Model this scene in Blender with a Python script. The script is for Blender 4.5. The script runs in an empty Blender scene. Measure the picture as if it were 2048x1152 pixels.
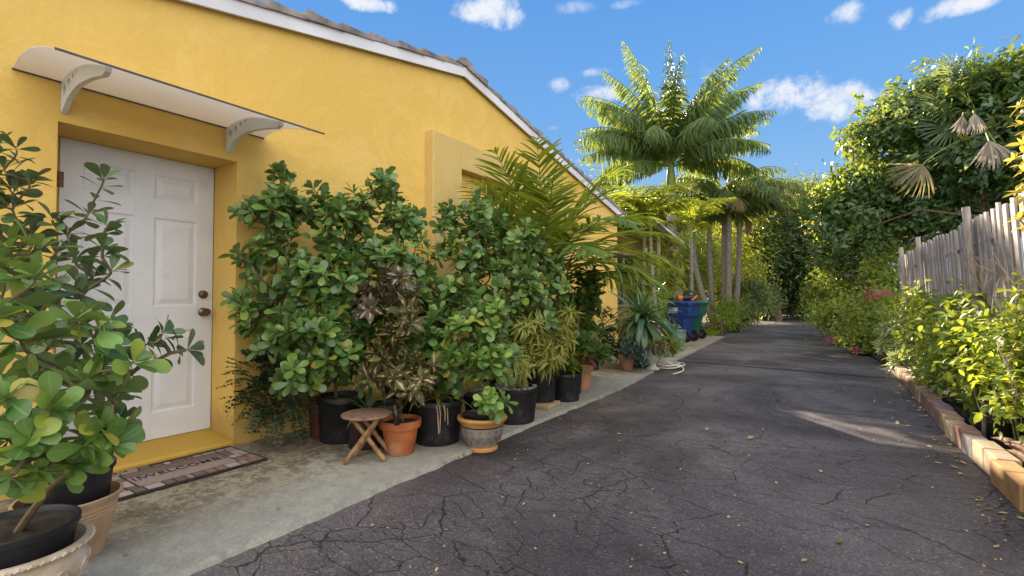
import bpy, math, random
import numpy as np
from mathutils import Vector

SC = bpy.context.scene
COL = SC.collection
rng = np.random.default_rng(11)
random.seed(11)
PI = math.pi
F, TH, PT, H = 985.0, math.radians(34.1), math.radians(1.4), 1.10

# ------------------------------------------------------------------ measuring helpers
def ray(u, v):
    a = (u - 1024) / F; b = (576 - v) / F
    fw = math.cos(PT) - b * math.sin(PT); up = math.sin(PT) + b * math.cos(PT)
    return np.array([-math.sin(TH) * fw + math.cos(TH) * a, math.cos(TH) * fw + math.sin(TH) * a, up])
def at(u, v, t):
    return ray(u, v) * t + np.array([0, 0, H])
def on_ground(u, v, z=0.0):
    d = ray(u, v); return d * ((z - H) / d[2]) + np.array([0, 0, H])
def depth(p):
    return -math.sin(TH) * p[0] + math.cos(TH) * p[1]
R_ = np.array([math.cos(TH), math.sin(TH), 0]); U_ = np.array([0, 0, 1.0]); F_ = np.array([-math.sin(TH), math.cos(TH), 0])
def nrm(a):
    a = np.asarray(a, float); return a / np.maximum(np.linalg.norm(a, axis=-1, keepdims=True), 1e-9)

# ------------------------------------------------------------------ node / material helpers
def new_mat(name):
    m = bpy.data.materials.new(name); m.use_nodes = True
    nt = m.node_tree; b = nt.nodes['Principled BSDF']
    return m, nt, b
def N(nt, t, **kw):
    n = nt.nodes.new(t)
    for k, v in kw.items():
        if k == 'inp':
            for kk, vv in v.items(): n.inputs[kk].default_value = vv
        else: setattr(n, k, v)
    return n
def L(nt, a, b): nt.links.new(a, b)
def rgba(c): return (c[0], c[1], c[2], 1)
def ramp(nt, fac, stops, interp='LINEAR'):
    r = N(nt, 'ShaderNodeValToRGB'); r.color_ramp.interpolation = interp
    el = r.color_ramp.elements
    while len(el) < len(stops): el.new(0.5)
    for e, (p, c) in zip(el, stops):
        e.position = p; e.color = rgba(c) if not np.isscalar(c) else (c, c, c, 1)
    if fac is not None: L(nt, fac, r.inputs[0])
    return r.outputs[0]
def noise(nt, vec, scale, detail=4, rough=.55, dist=0):
    n = N(nt, 'ShaderNodeTexNoise', inp={'Scale': scale, 'Detail': detail, 'Roughness': rough, 'Distortion': dist})
    if vec is not None: L(nt, vec, n.inputs['Vector'])
    return n.outputs[0]
def mixc(nt, fac, a, b, mode='MIX'):
    m = N(nt, 'ShaderNodeMix', data_type='RGBA', blend_type=mode)
    for s, val in ((0, fac), (6, a), (7, b)):
        if isinstance(val, bpy.types.NodeSocket): L(nt, val, m.inputs[s])
        elif s == 0: m.inputs[0].default_value = val
        else: m.inputs[s].default_value = rgba(val)
    return m.outputs[2]
def math_(nt, op, a, b=0.0, clamp=False):
    m = N(nt, 'ShaderNodeMath', operation=op, use_clamp=clamp)
    for i, val in ((0, a), (1, b)):
        if isinstance(val, bpy.types.NodeSocket): L(nt, val, m.inputs[i])
        else: m.inputs[i].default_value = val
    return m.outputs[0]
def bump(nt, b, h, strength=.3, dist=.01):
    n = N(nt, 'ShaderNodeBump', inp={'Strength': strength, 'Distance': dist}); L(nt, h, n.inputs['Height']); L(nt, n.outputs[0], b.inputs['Normal'])
def coords(nt, stretch=None):
    o = N(nt, 'ShaderNodeTexCoord').outputs['Object']
    if stretch:
        m = N(nt, 'ShaderNodeMapping'); m.inputs['Scale'].default_value = stretch; L(nt, o, m.inputs[0]); o = m.outputs[0]
    return o
def surf(name, c1, c2, scale=6, rough=.6, bscale=None, bstr=.2, spec=.4, stretch=None, c3=None, metallic=0, lo=.35, hi=.65):
    m, nt, b = new_mat(name); v = coords(nt, stretch)
    n = noise(nt, v, scale, 6)
    st = [(lo, c1), (hi, c2)] + ([(min(1, hi + .12), c3)] if c3 else [])
    L(nt, ramp(nt, n, st), b.inputs['Base Color'])
    b.inputs['Roughness'].default_value = rough; b.inputs['Specular IOR Level'].default_value = spec; b.inputs['Metallic'].default_value = metallic
    if bscale: bump(nt, b, noise(nt, v, bscale, 5), bstr, .004)
    return m
def leaf_mat(name, c_dark, c_light, c_trans, trans=.35, rough=.4, spec=.5, vein=None, edge=None, patch=None, thr=.55, under=None, c_top=None, c_old=None):
    """two-sided leaf: per-leaf tone from the 'tint' attribute, midrib / margin / patches from the leaf's own UV"""
    m, nt, b = new_mat(name)
    t = N(nt, 'ShaderNodeAttribute', attribute_name='tint').outputs['Fac']
    uv = N(nt, 'ShaderNodeUVMap').outputs[0]
    sx = N(nt, 'ShaderNodeSeparateXYZ'); L(nt, uv, sx.inputs[0])
    ax = math_(nt, 'ABSOLUTE', sx.outputs[0])
    col = ramp(nt, t, [(0, c_dark), (.72, c_light), (.93, c_top or c_light), (.965, c_top or c_light), (.97, c_old or c_top or c_light)])
    vary = noise(nt, coords(nt), 9, 3)
    col = mixc(nt, math_(nt, 'MULTIPLY', vary, .5), col, tuple(x * .55 for x in c_dark))
    if edge:
        e = ramp(nt, ax, [(thr - .08, 0), (thr + .08, 1)]); col = mixc(nt, e, col, edge)
    if patch:
        pn = noise(nt, coords(nt), 32, 2)
        w = math_(nt, 'SUBTRACT', pn, math_(nt, 'MULTIPLY', ax, .55)); e = ramp(nt, w, [(.43, 0), (.49, .8)]); col = mixc(nt, e, col, patch)
    if vein:
        e = ramp(nt, ax, [(.03, 1), (.12, 0)]); col = mixc(nt, math_(nt, 'MULTIPLY', e, .4), col, vein)
    if under:
        gm = N(nt, 'ShaderNodeNewGeometry'); col = mixc(nt, gm.outputs['Backfacing'], col, under)
    L(nt, col, b.inputs['Base Color'])
    b.inputs['Roughness'].default_value = rough; b.inputs['Specular IOR Level'].default_value = spec
    tr = N(nt, 'ShaderNodeBsdfTranslucent')
    tc = mixc(nt, t, tuple(x * .6 for x in c_trans), c_trans)
    if edge: tc = mixc(nt, .35, tc, edge)
    L(nt, tc, tr.inputs[0])
    mx = N(nt, 'ShaderNodeMixShader', inp={0: trans}); L(nt, b.outputs[0], mx.inputs[1]); L(nt, tr.outputs[0], mx.inputs[2])
    out = [n for n in nt.nodes if n.type == 'OUTPUT_MATERIAL'][0]; L(nt, mx.outputs[0], out.inputs[0])
    return m

# ------------------------------------------------------------------ objects
ROOTLOC = {}
def tag(o, label=None, cat=None, group=None, kind=None):
    if label: o['label'] = label
    if cat: o['category'] = cat
    if group: o['group'] = group
    if kind: o['kind'] = kind
    return o
def thing(name, label, cat, loc, group=None):
    o = bpy.data.objects.new(name, None); COL.objects.link(o); o.location = Vector(loc); o.empty_display_size = .1
    ROOTLOC[o.name] = np.array(loc, float)
    return tag(o, label, cat, group)
class MB:
    """collects points and faces (world coordinates) for ONE mesh"""
    def __init__(s): s.V = []; s.Fc = []; s.n = 0; s.T = []; s.UV = []
    def add(s, V, faces, tint=.5, uv=None):
        V = np.asarray(V, float); k = len(V)
        s.V.append(V); s.Fc += [tuple(int(i) + s.n for i in f) for f in faces]
        s.T.append(np.full(k, tint) if np.isscalar(tint) else np.asarray(tint)); s.UV.append(np.zeros((k, 2)) if uv is None else uv)
        s.n += k; return s
    def box(s, c, d, rz=0, tint=.5, tilt=None):
        x, y, z = [q / 2 for q in d]
        P = np.array([[-x, -y, -z], [x, -y, -z], [x, y, -z], [-x, y, -z], [-x, -y, z], [x, -y, z], [x, y, z], [-x, y, z]])
        ca, sa = math.cos(rz), math.sin(rz)
        if tilt is not None: P = P @ np.array(tilt).T
        P = P @ np.array([[ca, sa, 0], [-sa, ca, 0], [0, 0, 1]])
        return s.add(P + np.array(c, float), [(0, 3, 2, 1), (4, 5, 6, 7), (0, 1, 5, 4), (1, 2, 6, 5), (2, 3, 7, 6), (3, 0, 4, 7)], tint)
    def bx(s, a, b, tint=.5):
        a = np.array(a, float); b = np.array(b, float); return s.box((a + b) / 2, np.abs(b - a), 0, tint)
    def tube(s, P, r, n=7, caps=True, tint=.5):
        P = np.asarray(P, float); k = len(P); r = np.full(k, r) if np.isscalar(r) else np.asarray(r)
        T = np.gradient(P, axis=0); T = nrm(T)
        ref = np.array([0, 0, 1.0]) if abs(T[0][2]) < .9 else np.array([1.0, 0, 0])
        A = nrm(np.cross(T[0], ref)); rings = []
        for i in range(k):
            A = nrm(A - T[i] * np.dot(A, T[i])); B = np.cross(T[i], A)
            a = np.linspace(0, 2 * PI, n, endpoint=False)
            rings.append(P[i] + r[i] * (np.cos(a)[:, None] * A + np.sin(a)[:, None] * B))
        fc = [(i * n + j, i * n + (j + 1) % n, (i + 1) * n + (j + 1) % n, (i + 1) * n + j) for i in range(k - 1) for j in range(n)]
        if caps: fc += [tuple(range(n))[::-1], tuple((k - 1) * n + j for j in range(n))]
        return s.add(np.concatenate(rings), fc, tint)
    def lathe(s, prof, c, n=32, tint=.5, wob=0, cap=(False, False)):
        a = np.linspace(0, 2 * PI, n, endpoint=False); V = []
        for r, z in prof:
            rr = r * (1 + wob * np.cos(a * 8))
            V.append(np.stack([rr * np.cos(a), rr * np.sin(a), np.full(n, z)], 1))
        k = len(prof)
        fc = [(i * n + j, i * n + (j + 1) % n, (i + 1) * n + (j + 1) % n, (i + 1) * n + j) for i in range(k - 1) for j in range(n)]
        if cap[0]: fc.append(tuple(range(n))[::-1])
        if cap[1]: fc.append(tuple((k - 1) * n + j for j in range(n)))
        return s.add(np.concatenate(V) + np.array(c, float), fc, tint)
    def prism(s, poly, axis_a, axis_b, ext, o, tint=.5):
        """2D polygon in (axis_a, axis_b) pushed along ext"""
        A = np.array(axis_a, float); B = np.array(axis_b, float); E = np.array(ext, float); O = np.array(o, float)
        P = np.array([O + A * p + B * q for p, q in poly]); k = len(P)
        fc = [tuple(range(k)), tuple(range(2 * k - 1, k - 1, -1))] + [(j, j + k, (j + 1) % k + k, (j + 1) % k) for j in range(k)]
        return s.add(np.concatenate([P, P + E]), fc, tint)
    def build(s, name, mat, parent=None, loc=None, smooth=None, bevel=0, seg=2):
        V = np.concatenate(s.V) if s.V else np.zeros((0, 3))
        o = link(name, V, None, mat, parent, loc, faces=s.Fc, tint=np.concatenate(s.T), uv=np.concatenate(s.UV))
        me = o.data
        if smooth:
            me.shade_smooth(); me.set_sharp_from_angle(angle=math.radians(smooth))
        if bevel:
            b = o.modifiers.new('Bevel', 'BEVEL'); b.width = bevel; b.segments = seg; b.limit_method = 'ANGLE'; b.angle_limit = math.radians(40)
        return o
def link(name, V, quads, mat, parent=None, loc=None, faces=None, tint=None, uv=None, smooth=False):
    base = np.zeros(3)
    q = parent
    while q is not None and q.parent is not None: q = q.parent
    if q is not None: base = ROOTLOC[q.name]
    elif loc is not None: base = np.array(loc, float)
    me = bpy.data.meshes.new(name); V = V - base
    if faces is not None:
        me.from_pydata(V.tolist(), [], faces)
    else:
        nf, k = quads.shape
        me.vertices.add(len(V)); me.vertices.foreach_set('co', V.astype(np.float32).ravel())
        me.loops.add(nf * k); me.loops.foreach_set('vertex_index', quads.astype(np.int32).ravel())
        me.polygons.add(nf); me.polygons.foreach_set('loop_start', np.arange(0, nf * k, k, dtype=np.int32))
        me.polygons.foreach_set('loop_total', np.full(nf, k, dtype=np.int32))
        me.update(calc_edges=True)
        if smooth: me.shade_smooth()
    if tint is not None:
        a = me.attributes.new('tint', 'FLOAT', 'POINT'); a.data.foreach_set('value', np.asarray(tint, np.float32))
    if uv is not None:
        vi = np.empty(len(me.loops), np.int32); me.loops.foreach_get('vertex_index', vi)
        ul = me.uv_layers.new(name='UVMap'); ul.data.foreach_set('uv', np.asarray(uv, np.float32)[vi].ravel())
    for m in (mat if isinstance(mat, (list, tuple)) else [mat]): me.materials.append(m)
    o = bpy.data.objects.new(name, me); COL.objects.link(o)
    if parent is not None:
        o.parent = parent
    else:
        o.location = Vector(base); ROOTLOC[o.name] = base
    return o

# ------------------------------------------------------------------ leaves
def template(rows, fold=.12, cup=0.0):
    V = []; UV = []
    for y, w in rows:
        V += [(-w, y, fold * w + cup * w * w), (0, y, 0), (w, y, fold * w + cup * w * w)]; UV += [(-1, y), (0, y), (1, y)]
    Q = []
    for i in range(len(rows) - 1):
        a = i * 3; Q += [(a, a + 1, a + 4, a + 3), (a + 1, a + 2, a + 5, a + 4)]
    return np.array(V), np.array(UV), np.array(Q)
T_OBOV = template([(0, .03), (.14, .06), (.35, .26), (.55, .42), (.72, .5), (.86, .44), (.95, .26), (1, .06)], .16, .05)
T_LANCE = template([(0, .03), (.1, .12), (.3, .42), (.5, .5), (.72, .36), (.9, .12), (1, .01)], .2)
T_STRAP = template([(0, .3), (.12, .42), (.3, .5), (.5, .5), (.68, .42), (.84, .26), (.94, .12), (1, .01)], .25)
T_NEEDLE = template([(0, .25), (.3, .5), (.65, .42), (1, .03)], .35)
T_TREE = template([(0, .05), (.3, .42), (.65, .4), (1, .02)], .25)
class LC:
    """a cloud of leaves that becomes one mesh"""
    def __init__(s): s.P = []; s.D = []; s.Nn = []; s.L = []; s.W = []; s.K = []; s.T = []
    def add(s, P, D, Nn, Ln, W, K=0.3, T=None):
        P = np.atleast_2d(P); n = len(P); D = np.broadcast_to(np.atleast_2d(D), (n, 3)); Nn = np.broadcast_to(np.atleast_2d(Nn), (n, 3))
        D = nrm(D); Nn = nrm(Nn - D * (Nn * D).sum(1, keepdims=True))
        f = lambda q: np.broadcast_to(np.asarray(q, float), (n,))
        s.P.append(P); s.D.append(D); s.Nn.append(Nn); s.L.append(f(Ln)); s.W.append(f(W)); s.K.append(f(K)); s.T.append(rng.random(n) if T is None else f(T))
    def build(s, name, T, mat, parent=None, loc=None, xmin=None, zmin=None, smooth=True):
        P, D, Nn = [np.concatenate(q) for q in (s.P, s.D, s.Nn)]; Ln, W, K, Tn = [np.concatenate(q) for q in (s.L, s.W, s.K, s.T)]
        ok = np.ones(len(P), bool); tip = P + D * (Ln * .8)[:, None]
        if xmin is not None: ok &= (P[:, 0] > xmin) & (tip[:, 0] > xmin)
        if zmin is not None: ok &= (P[:, 2] > zmin) & (tip[:, 2] > zmin)
        P, D, Nn, Ln, W, K, Tn = P[ok], D[ok], Nn[ok], Ln[ok], W[ok], K[ok], Tn[ok]
        TV, TU, TQ = T; n = len(P); nv = len(TV)
        k = np.where(np.abs(K) < 1e-3, 1e-3, K)[:, None]; ky = k * TV[:, 1]
        yy = np.sin(ky) / k; zz = -(1 - np.cos(ky)) / k
        S = np.cross(D, Nn)
        # widths follow the bend: offset along the bent normal
        nb_y = np.sin(ky); nb_z = np.cos(ky)
        X = TV[:, 0] * W[:, None]; Zl = TV[:, 2] * W[:, None]
        a = yy * Ln[:, None] + nb_y * Zl; c = zz * Ln[:, None] + nb_z * Zl
        V = P[:, None] + S[:, None] * X[..., None] + D[:, None] * a[..., None] + Nn[:, None] * c[..., None]
        Q = (TQ[None] + (np.arange(n) * nv)[:, None, None]).reshape(-1, TQ.shape[1])
        if zmin is not None: V[..., 2] = np.maximum(V[..., 2], zmin)
        return link(name, V.reshape(-1, 3), Q, mat, parent, loc, tint=np.repeat(Tn, nv), uv=np.tile(TU, (n, 1)), smooth=smooth)
def frame(ax):
    ax = nrm(ax); r = np.array([0, 0, 1.0]) if abs(ax[2]) < .95 else np.array([1.0, 0, 0])
    a = nrm(np.cross(ax, r)); return ax, a, np.cross(ax, a)
def rosette(lc, p, ax, n, Ln, W, a0=25, a1=80, K=.35, phase=None, jit=.22, up=0):
    ax, A, B = frame(ax); i = np.arange(n); ph = (rng.random() * 6.28 if phase is None else phase) + i * 2.39996
    al = np.radians(a0 + (a1 - a0) * (i + .5) / n + rng.normal(0, 5, n))
    rad = np.cos(ph)[:, None] * A + np.sin(ph)[:, None] * B
    ph = ph + rng.normal(0, .25, n); D = np.cos(al)[:, None] * ax + np.sin(al)[:, None] * rad; Nn = np.sin(al)[:, None] * ax - np.cos(al)[:, None] * rad
    Nn = Nn + rng.normal(0, jit, (n, 3)) + np.array([0, 0, up]); D = D + rng.normal(0, jit * .5, (n, 3))
    sz = (.68 + .32 * (i + 1) / n) * rng.uniform(.68, 1.18, n)
    lc.add(np.repeat(np.atleast_2d(p), n, 0) + ax * .004, D, Nn, Ln * sz, W * sz, K * rng.uniform(.3, 1.6, n))
def bez(p0, p1, p2, p3, k):
    t = np.linspace(0, 1, k)[:, None]
    return (1 - t) ** 3 * p0 + 3 * (1 - t) ** 2 * t * p1 + 3 * (1 - t) * t * t * p2 + t ** 3 * p3
def grow(bases, tips, dirs, r0, r1, k=6, wig=.03):
    """branches: every tip joins the nearest wood already grown below it"""
    nodes = [np.array(b, float) for b in bases]; ln = [0.0] * len(nodes); out = []
    base_c = np.mean(np.array(bases), 0); order = np.argsort(np.linalg.norm(tips - base_c, axis=1))
    mx = max(np.linalg.norm(tips - base_c, axis=1).max(), .1)
    paths = [None] * len(tips)
    for i in order:
        tp, td = tips[i], dirs[i]; NN = np.array(nodes); d = np.linalg.norm(NN - tp, axis=1)
        cost = d + .22 * np.array(ln) + np.where(NN[:, 2] > tp[2] - .02, d * .9 + .05, 0)
        j = int(np.argmin(cost)); p0 = NN[j]; dd = d[j]
        up0 = nrm(nrm(tp - p0) * .6 + np.array([0, 0, .55]))
        P = bez(p0, p0 + up0 * dd * .35, tp - nrm(td) * dd * .35, tp, k); P[1:-1] += rng.normal(0, wig * dd, (k - 2, 3)) * .5
        seg = ln[j] + np.concatenate([[0], np.cumsum(np.linalg.norm(np.diff(P, axis=0), axis=1))])
        r = r1 + (r0 - r1) * np.clip(1 - seg / (mx * 1.25), 0, 1) ** 1.3
        out.append((P, r)); paths[i] = P
        for q, s_ in zip(P[1:], seg[1:]): nodes.append(q); ln.append(s_)
    return out, paths
def blob_points(blobs, clampx=None, shell=.45, den=1.0):
    P = []; D = []
    for (u, v, t, ru, rv, rd, n) in blobs:
        n = max(1, int(round(n * den)))
        c = at(u, v, t); a = ru * t / F; b = rv * t / F
        d = nrm(rng.normal(0, 1, (n, 3))); rr = (shell + (1 - shell) * rng.random(n)) ** .7
        p = c + (d[:, :1] * a * R_ + d[:, 1:2] * b * U_ + d[:, 2:] * rd * F_) * rr[:, None]
        P.append(p); D.append(nrm(d[:, :1] * R_ + d[:, 1:2] * U_ + d[:, 2:] * F_))
    P = np.concatenate(P); D = np.concatenate(D)
    if clampx is not None: P[:, 0] = np.maximum(P[:, 0], clampx + rng.random(len(P)) * .1)
    P[:, 2] = np.maximum(P[:, 2], .12)
    return P, D
# fronds -----------------------------------------------------------------------------------------
def frond(lc, mb, base, az, elev, length, droop, ll, lw, n, hang=.3, vee=.35, plume=0, r=.012, s0=.14, K=.5, sweep=50, tint=None, twist=0, tipk=.35):
    k = 14; s = np.linspace(0, 1, k); pitch = math.radians(elev) - math.radians(droop) * s ** 1.25
    az2 = az + twist * s
    T = np.stack([np.cos(pitch) * np.cos(az2), np.cos(pitch) * np.sin(az2), np.sin(pitch)], 1)
    P = np.concatenate([[np.zeros(3)], np.cumsum((T[:-1] + T[1:]) / 2 * length / (k - 1), axis=0)]) + np.array(base)
    mb.tube(P, np.linspace(r, r * .2, k), 5)
    q = np.linspace(s0, 1, n) ; q = np.clip(q + rng.normal(0, .25 / n, n), s0, 1)
    for sd in (-1, 1):
        Pq = np.stack([np.interp(q, s, P[:, j]) for j in range(3)], 1); Tq = nrm(np.stack([np.interp(q, s, T[:, j]) for j in range(3)], 1))
        side = nrm(np.cross(Tq, np.array([0, 0, 1.0]))) * sd; upv = np.cross(side * sd, Tq)
        ang = np.radians(sweep + (18 - sweep) * tipk * 1.6 * q ** 2 + rng.normal(0, 5, n)); roll = vee + (rng.normal(0, plume, n) if plume else rng.normal(0, .08, n))
        lat = side * np.cos(roll)[:, None] + upv * np.sin(roll)[:, None]
        D = Tq * np.cos(ang)[:, None] + lat * np.sin(ang)[:, None] + np.array([0, 0, -hang]) * rng.uniform(.6, 1.4, (n, 1))
        Nn = upv * np.cos(roll)[:, None] - side * np.sin(roll)[:, None]
        prof = np.clip(np.sin(PI * np.clip((q - s0) / (1 - s0) * .86 + .12, 0, 1)) ** .6, .15, 1) * rng.uniform(.85, 1.1, n)
        lc.add(Pq, D, Nn, ll * prof, lw * np.clip(prof, .5, 1), K * rng.uniform(.6, 1.5, n), None if tint is None else np.clip(tint + rng.normal(0, .12, n), 0, 1))
    return P
def fan(lc, p, d, nn, rad, w, n=34, span=300, K=.5):
    d = nrm(d); nn = nrm(np.asarray(nn) - d * np.dot(nn, d)); s = np.cross(d, nn)
    a = np.radians(np.linspace(-span / 2, span / 2, n)); D = np.cos(a)[:, None] * d + np.sin(a)[:, None] * s + rng.normal(0, .04, (n, 3))
    lc.add(np.repeat(np.atleast_2d(p), n, 0), D, nn + rng.normal(0, .1, (n, 3)), rad * (.75 + .25 * np.cos(a * .55)) * rng.uniform(.88, 1.06, n), w, K * rng.uniform(.6, 1.5, n))
def cluster_leaves(lc, P, D, n, Ln, W, spread=.12, droop=.4, K=.4, flat=0):
    m = len(P); Pi = np.repeat(P, n, 0) + rng.normal(0, spread, (m * n, 3)) * np.array([1, 1, 1 - .6 * flat]); Di = np.repeat(D, n, 0)
    d = nrm(rng.normal(0, 1, (m * n, 3)) * np.array([1, 1, .6 * (1 - flat) + .1]) + Di * .7 + np.array([0, 0, -droop]))
    nn = nrm(np.array([0, 0, 1.0]) + rng.normal(0, .45 * (1 - flat * .6), (m * n, 3)) + Di * .3)
    sz = rng.uniform(.65, 1.2, m * n); lc.add(Pi, d, nn, Ln * sz, W * sz, K)

def cluster_whorls(lc, P, D, n, Ln, W, spread=.1, K=.6):
    """drooping whorls of leaves at twig ends"""
    m = len(P); ax = nrm(D * .7 + np.array([0, 0, .45]) + rng.normal(0, .25, (m, 3))); A = nrm(np.cross(ax, np.array([.3, .2, 1.0]))); B = np.cross(ax, A)
    ax, A, B = [np.repeat(q, n, 0) for q in (ax, A, B)]; k = m * n; ph = rng.random(k) * 6.28; al = np.radians(rng.uniform(35, 125, k))
    rad = np.cos(ph)[:, None] * A + np.sin(ph)[:, None] * B; d = np.cos(al)[:, None] * ax + np.sin(al)[:, None] * rad; nn = np.sin(al)[:, None] * ax - np.cos(al)[:, None] * rad + rng.normal(0, .25, (k, 3))
    sz = rng.uniform(.6, 1.15, k); lc.add(np.repeat(P, n, 0) - ax * (rng.random((k, 1)) ** 2 * spread * 2.2) + rng.normal(0, spread * .25, (k, 3)), d + np.array([0, 0, -.25]), nn, Ln * sz, W * sz, K * rng.uniform(.4, 1.5, k))
# ------------------------------------------------------------------ camera, sun, sky
EXPO = 1.85
SKY = 0.14
cam = bpy.data.cameras.new('camera'); cam_o = bpy.data.objects.new('camera', cam); COL.objects.link(cam_o)
cam.sensor_width = 36; cam.lens = F / 2048 * 36; cam.clip_start = .05; cam.clip_end = 2000
cam_o.location = (0, 0, H); cam_o.rotation_euler = (PI / 2 + PT, 0, TH); SC.camera = cam_o
SUN_EL, SUN_AZ = math.radians(23), math.radians(41)     # azimuth counted to the left of +Y
sv = Vector((-math.sin(SUN_AZ) * math.cos(SUN_EL), math.cos(SUN_AZ) * math.cos(SUN_EL), math.sin(SUN_EL)))
sl = bpy.data.lights.new('sun', 'SUN'); sl.energy = 5.0; sl.angle = math.radians(.5); sl.color = (1, .87, .66)
so = bpy.data.objects.new('sun', sl); COL.objects.link(so); so.rotation_euler = (-sv).to_track_quat('-Z', 'Y').to_euler(); so.location = (0, 0, 20)
SC.view_settings.view_transform = 'Standard'; SC.view_settings.look = 'None'; SC.view_settings.exposure = EXPO; SC.view_settings.gamma = 1
SC.cycles.max_bounces = 6; SC.cycles.diffuse_bounces = 3; SC.cycles.transmission_bounces = 6; SC.cycles.transparent_max_bounces = 8
SC.cycles.use_denoising = True; SC.cycles.sample_clamp_indirect = 6

w = bpy.data.worlds.new('World'); SC.world = w; w.use_nodes = True
nt = w.node_tree; bg = nt.nodes['Background']; bg.inputs[1].default_value = SKY
sky = N(nt, 'ShaderNodeTexSky', sky_type='NISHITA', sun_disc=False)
sky.sun_elevation = SUN_EL; sky.sun_rotation = -SUN_AZ; sky.dust_density = .05; sky.air_density = 1.0; sky.ozone_density = 2.5; sky.altitude = 0
gen = N(nt, 'ShaderNodeTexCoord').outputs['Generated']
def vdot(vec, c):
    n = N(nt, 'ShaderNodeVectorMath', operation='DOT_PRODUCT'); L(nt, vec, n.inputs[0]); n.inputs[1].default_value = tuple(c); return n.outputs['Value']
WHITE = 1.0 / (SKY * 2 ** EXPO)
n1 = noise(nt, gen, 9, 8, .62, .3); n2 = noise(nt, gen, 26, 8, .68, .4)
nn_ = math_(nt, 'ADD', math_(nt, 'MULTIPLY', math_(nt, 'SUBTRACT', n1, .5), 2.6), math_(nt, 'MULTIPLY', math_(nt, 'SUBTRACT', n2, .5), 2.6))
mask = None
for (u, v, ru, rv, k) in [(1560, 190, 115, 42, 1), (1665, 208, 100, 38, 1), (1610, 200, 120, 36, 1), (1195, 188, 75, 20, .75), (1118, 172, 32, 18, .7), (1190, 145, 42, 10, .5),
                          (985, 18, 100, 36, .9), (738, 8, 55, 18, .9), (1700, 25, 40, 26, .9), (1800, 36, 30, 28, .85), (1925, 8, 85, 28, .9), (1108, 255, 24, 8, .55),
                          (1165, 322, 32, 7, .5), (1420, 165, 42, 60, .35), (1150, 15, 60, 14, .4), (1250, 8, 40, 10, .45)]:
    d = ray(u, v); d = d / np.linalg.norm(d); a = nrm(np.cross(d, [0, 0, 1])); b = np.cross(a, d)
    cosk = F / np.linalg.norm([u - 1024, v - 576, F])
    ra = ru / F * cosk; rb = rv / F * cosk
    x = math_(nt, 'MULTIPLY', vdot(gen, a), 1 / ra); y = math_(nt, 'MULTIPLY', vdot(gen, b), 1 / rb)
    r2 = math_(nt, 'ADD', math_(nt, 'MULTIPLY', x, x), math_(nt, 'MULTIPLY', y, y))
    front = math_(nt, 'GREATER_THAN', vdot(gen, d), 0)
    m_ = math_(nt, 'MULTIPLY', math_(nt, 'SUBTRACT', 1.0, r2), front)
    m_ = math_(nt, 'MULTIPLY', math_(nt, 'MAXIMUM', math_(nt, 'ADD', m_, nn_), 0.0), math_(nt, 'MULTIPLY', math_(nt, 'GREATER_THAN', m_, -1.2), k))
    mask = m_ if mask is None else math_(nt, 'MAXIMUM', mask, m_)
cl = N(nt, 'ShaderNodeMapRange', interpolation_type='SMOOTHSTEP', inp={1: .1, 2: 1.25, 3: 0, 4: 1}); L(nt, mask, cl.inputs[0])
# sky colour a little deeper than the model's, then the small fair-weather clouds, then, added to brighten the shaded wall, an unseen bright cloud deck in the half of the sky behind the viewer
hs = N(nt, 'ShaderNodeHueSaturation', inp={'Saturation': 1.2, 'Value': 1.0}); L(nt, sky.outputs[0], hs.inputs['Color'])
lum = N(nt, 'ShaderNodeRGBToBW'); L(nt, hs.outputs[0], lum.inputs[0])
comp = math_(nt, 'DIVIDE', 1.0, math_(nt, 'ADD', 1.0, math_(nt, 'MULTIPLY', math_(nt, 'MAXIMUM', math_(nt, 'SUBTRACT', lum.outputs[0], WHITE * .30), 0.0), 1 / (WHITE * .22))))   # bright sky compressed so the glow round the sun stays small
sc_ = N(nt, 'ShaderNodeVectorMath', operation='SCALE'); L(nt, hs.outputs[0], sc_.inputs[0]); L(nt, comp, sc_.inputs['Scale'])
base = mixc(nt, 1.0, sc_.outputs[0], (.70, .95, 1.18), 'MULTIPLY')
elv = N(nt, 'ShaderNodeSeparateXYZ'); L(nt, gen, elv.inputs[0])
grd = ramp(nt, elv.outputs[2], [(0.0, (.50 * WHITE, .70 * WHITE, .92 * WHITE)), (.12, (.42 * WHITE, .68 * WHITE, .98 * WHITE)), (.32, (.22 * WHITE, .50 * WHITE, .95 * WHITE)), (.6, (.11 * WHITE, .35 * WHITE, .84 * WHITE)), (1, (.05 * WHITE, .2 * WHITE, .6 * WHITE))])
base = mixc(nt, .8, base, grd)
col = mixc(nt, math_(nt, 'MULTIPLY', cl.outputs[0], .93), base, (WHITE * .93, WHITE * .95, WHITE * 1.0))
fill_deck = math_(nt, 'ADD', vdot(gen, nrm([.55, -.75, .35])), math_(nt, 'MULTIPLY', math_(nt, 'SUBTRACT', n1, .5), .9))
dk = N(nt, 'ShaderNodeMapRange', interpolation_type='SMOOTHSTEP', inp={1: .1, 2: .6, 3: 0, 4: 1}); L(nt, fill_deck, dk.inputs[0])
FILL_DECK = WHITE * 2.55
col = mixc(nt, dk.outputs[0], col, (FILL_DECK * 1.0, FILL_DECK * .965, FILL_DECK * .91))
L(nt, col, bg.inputs[0])

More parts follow.
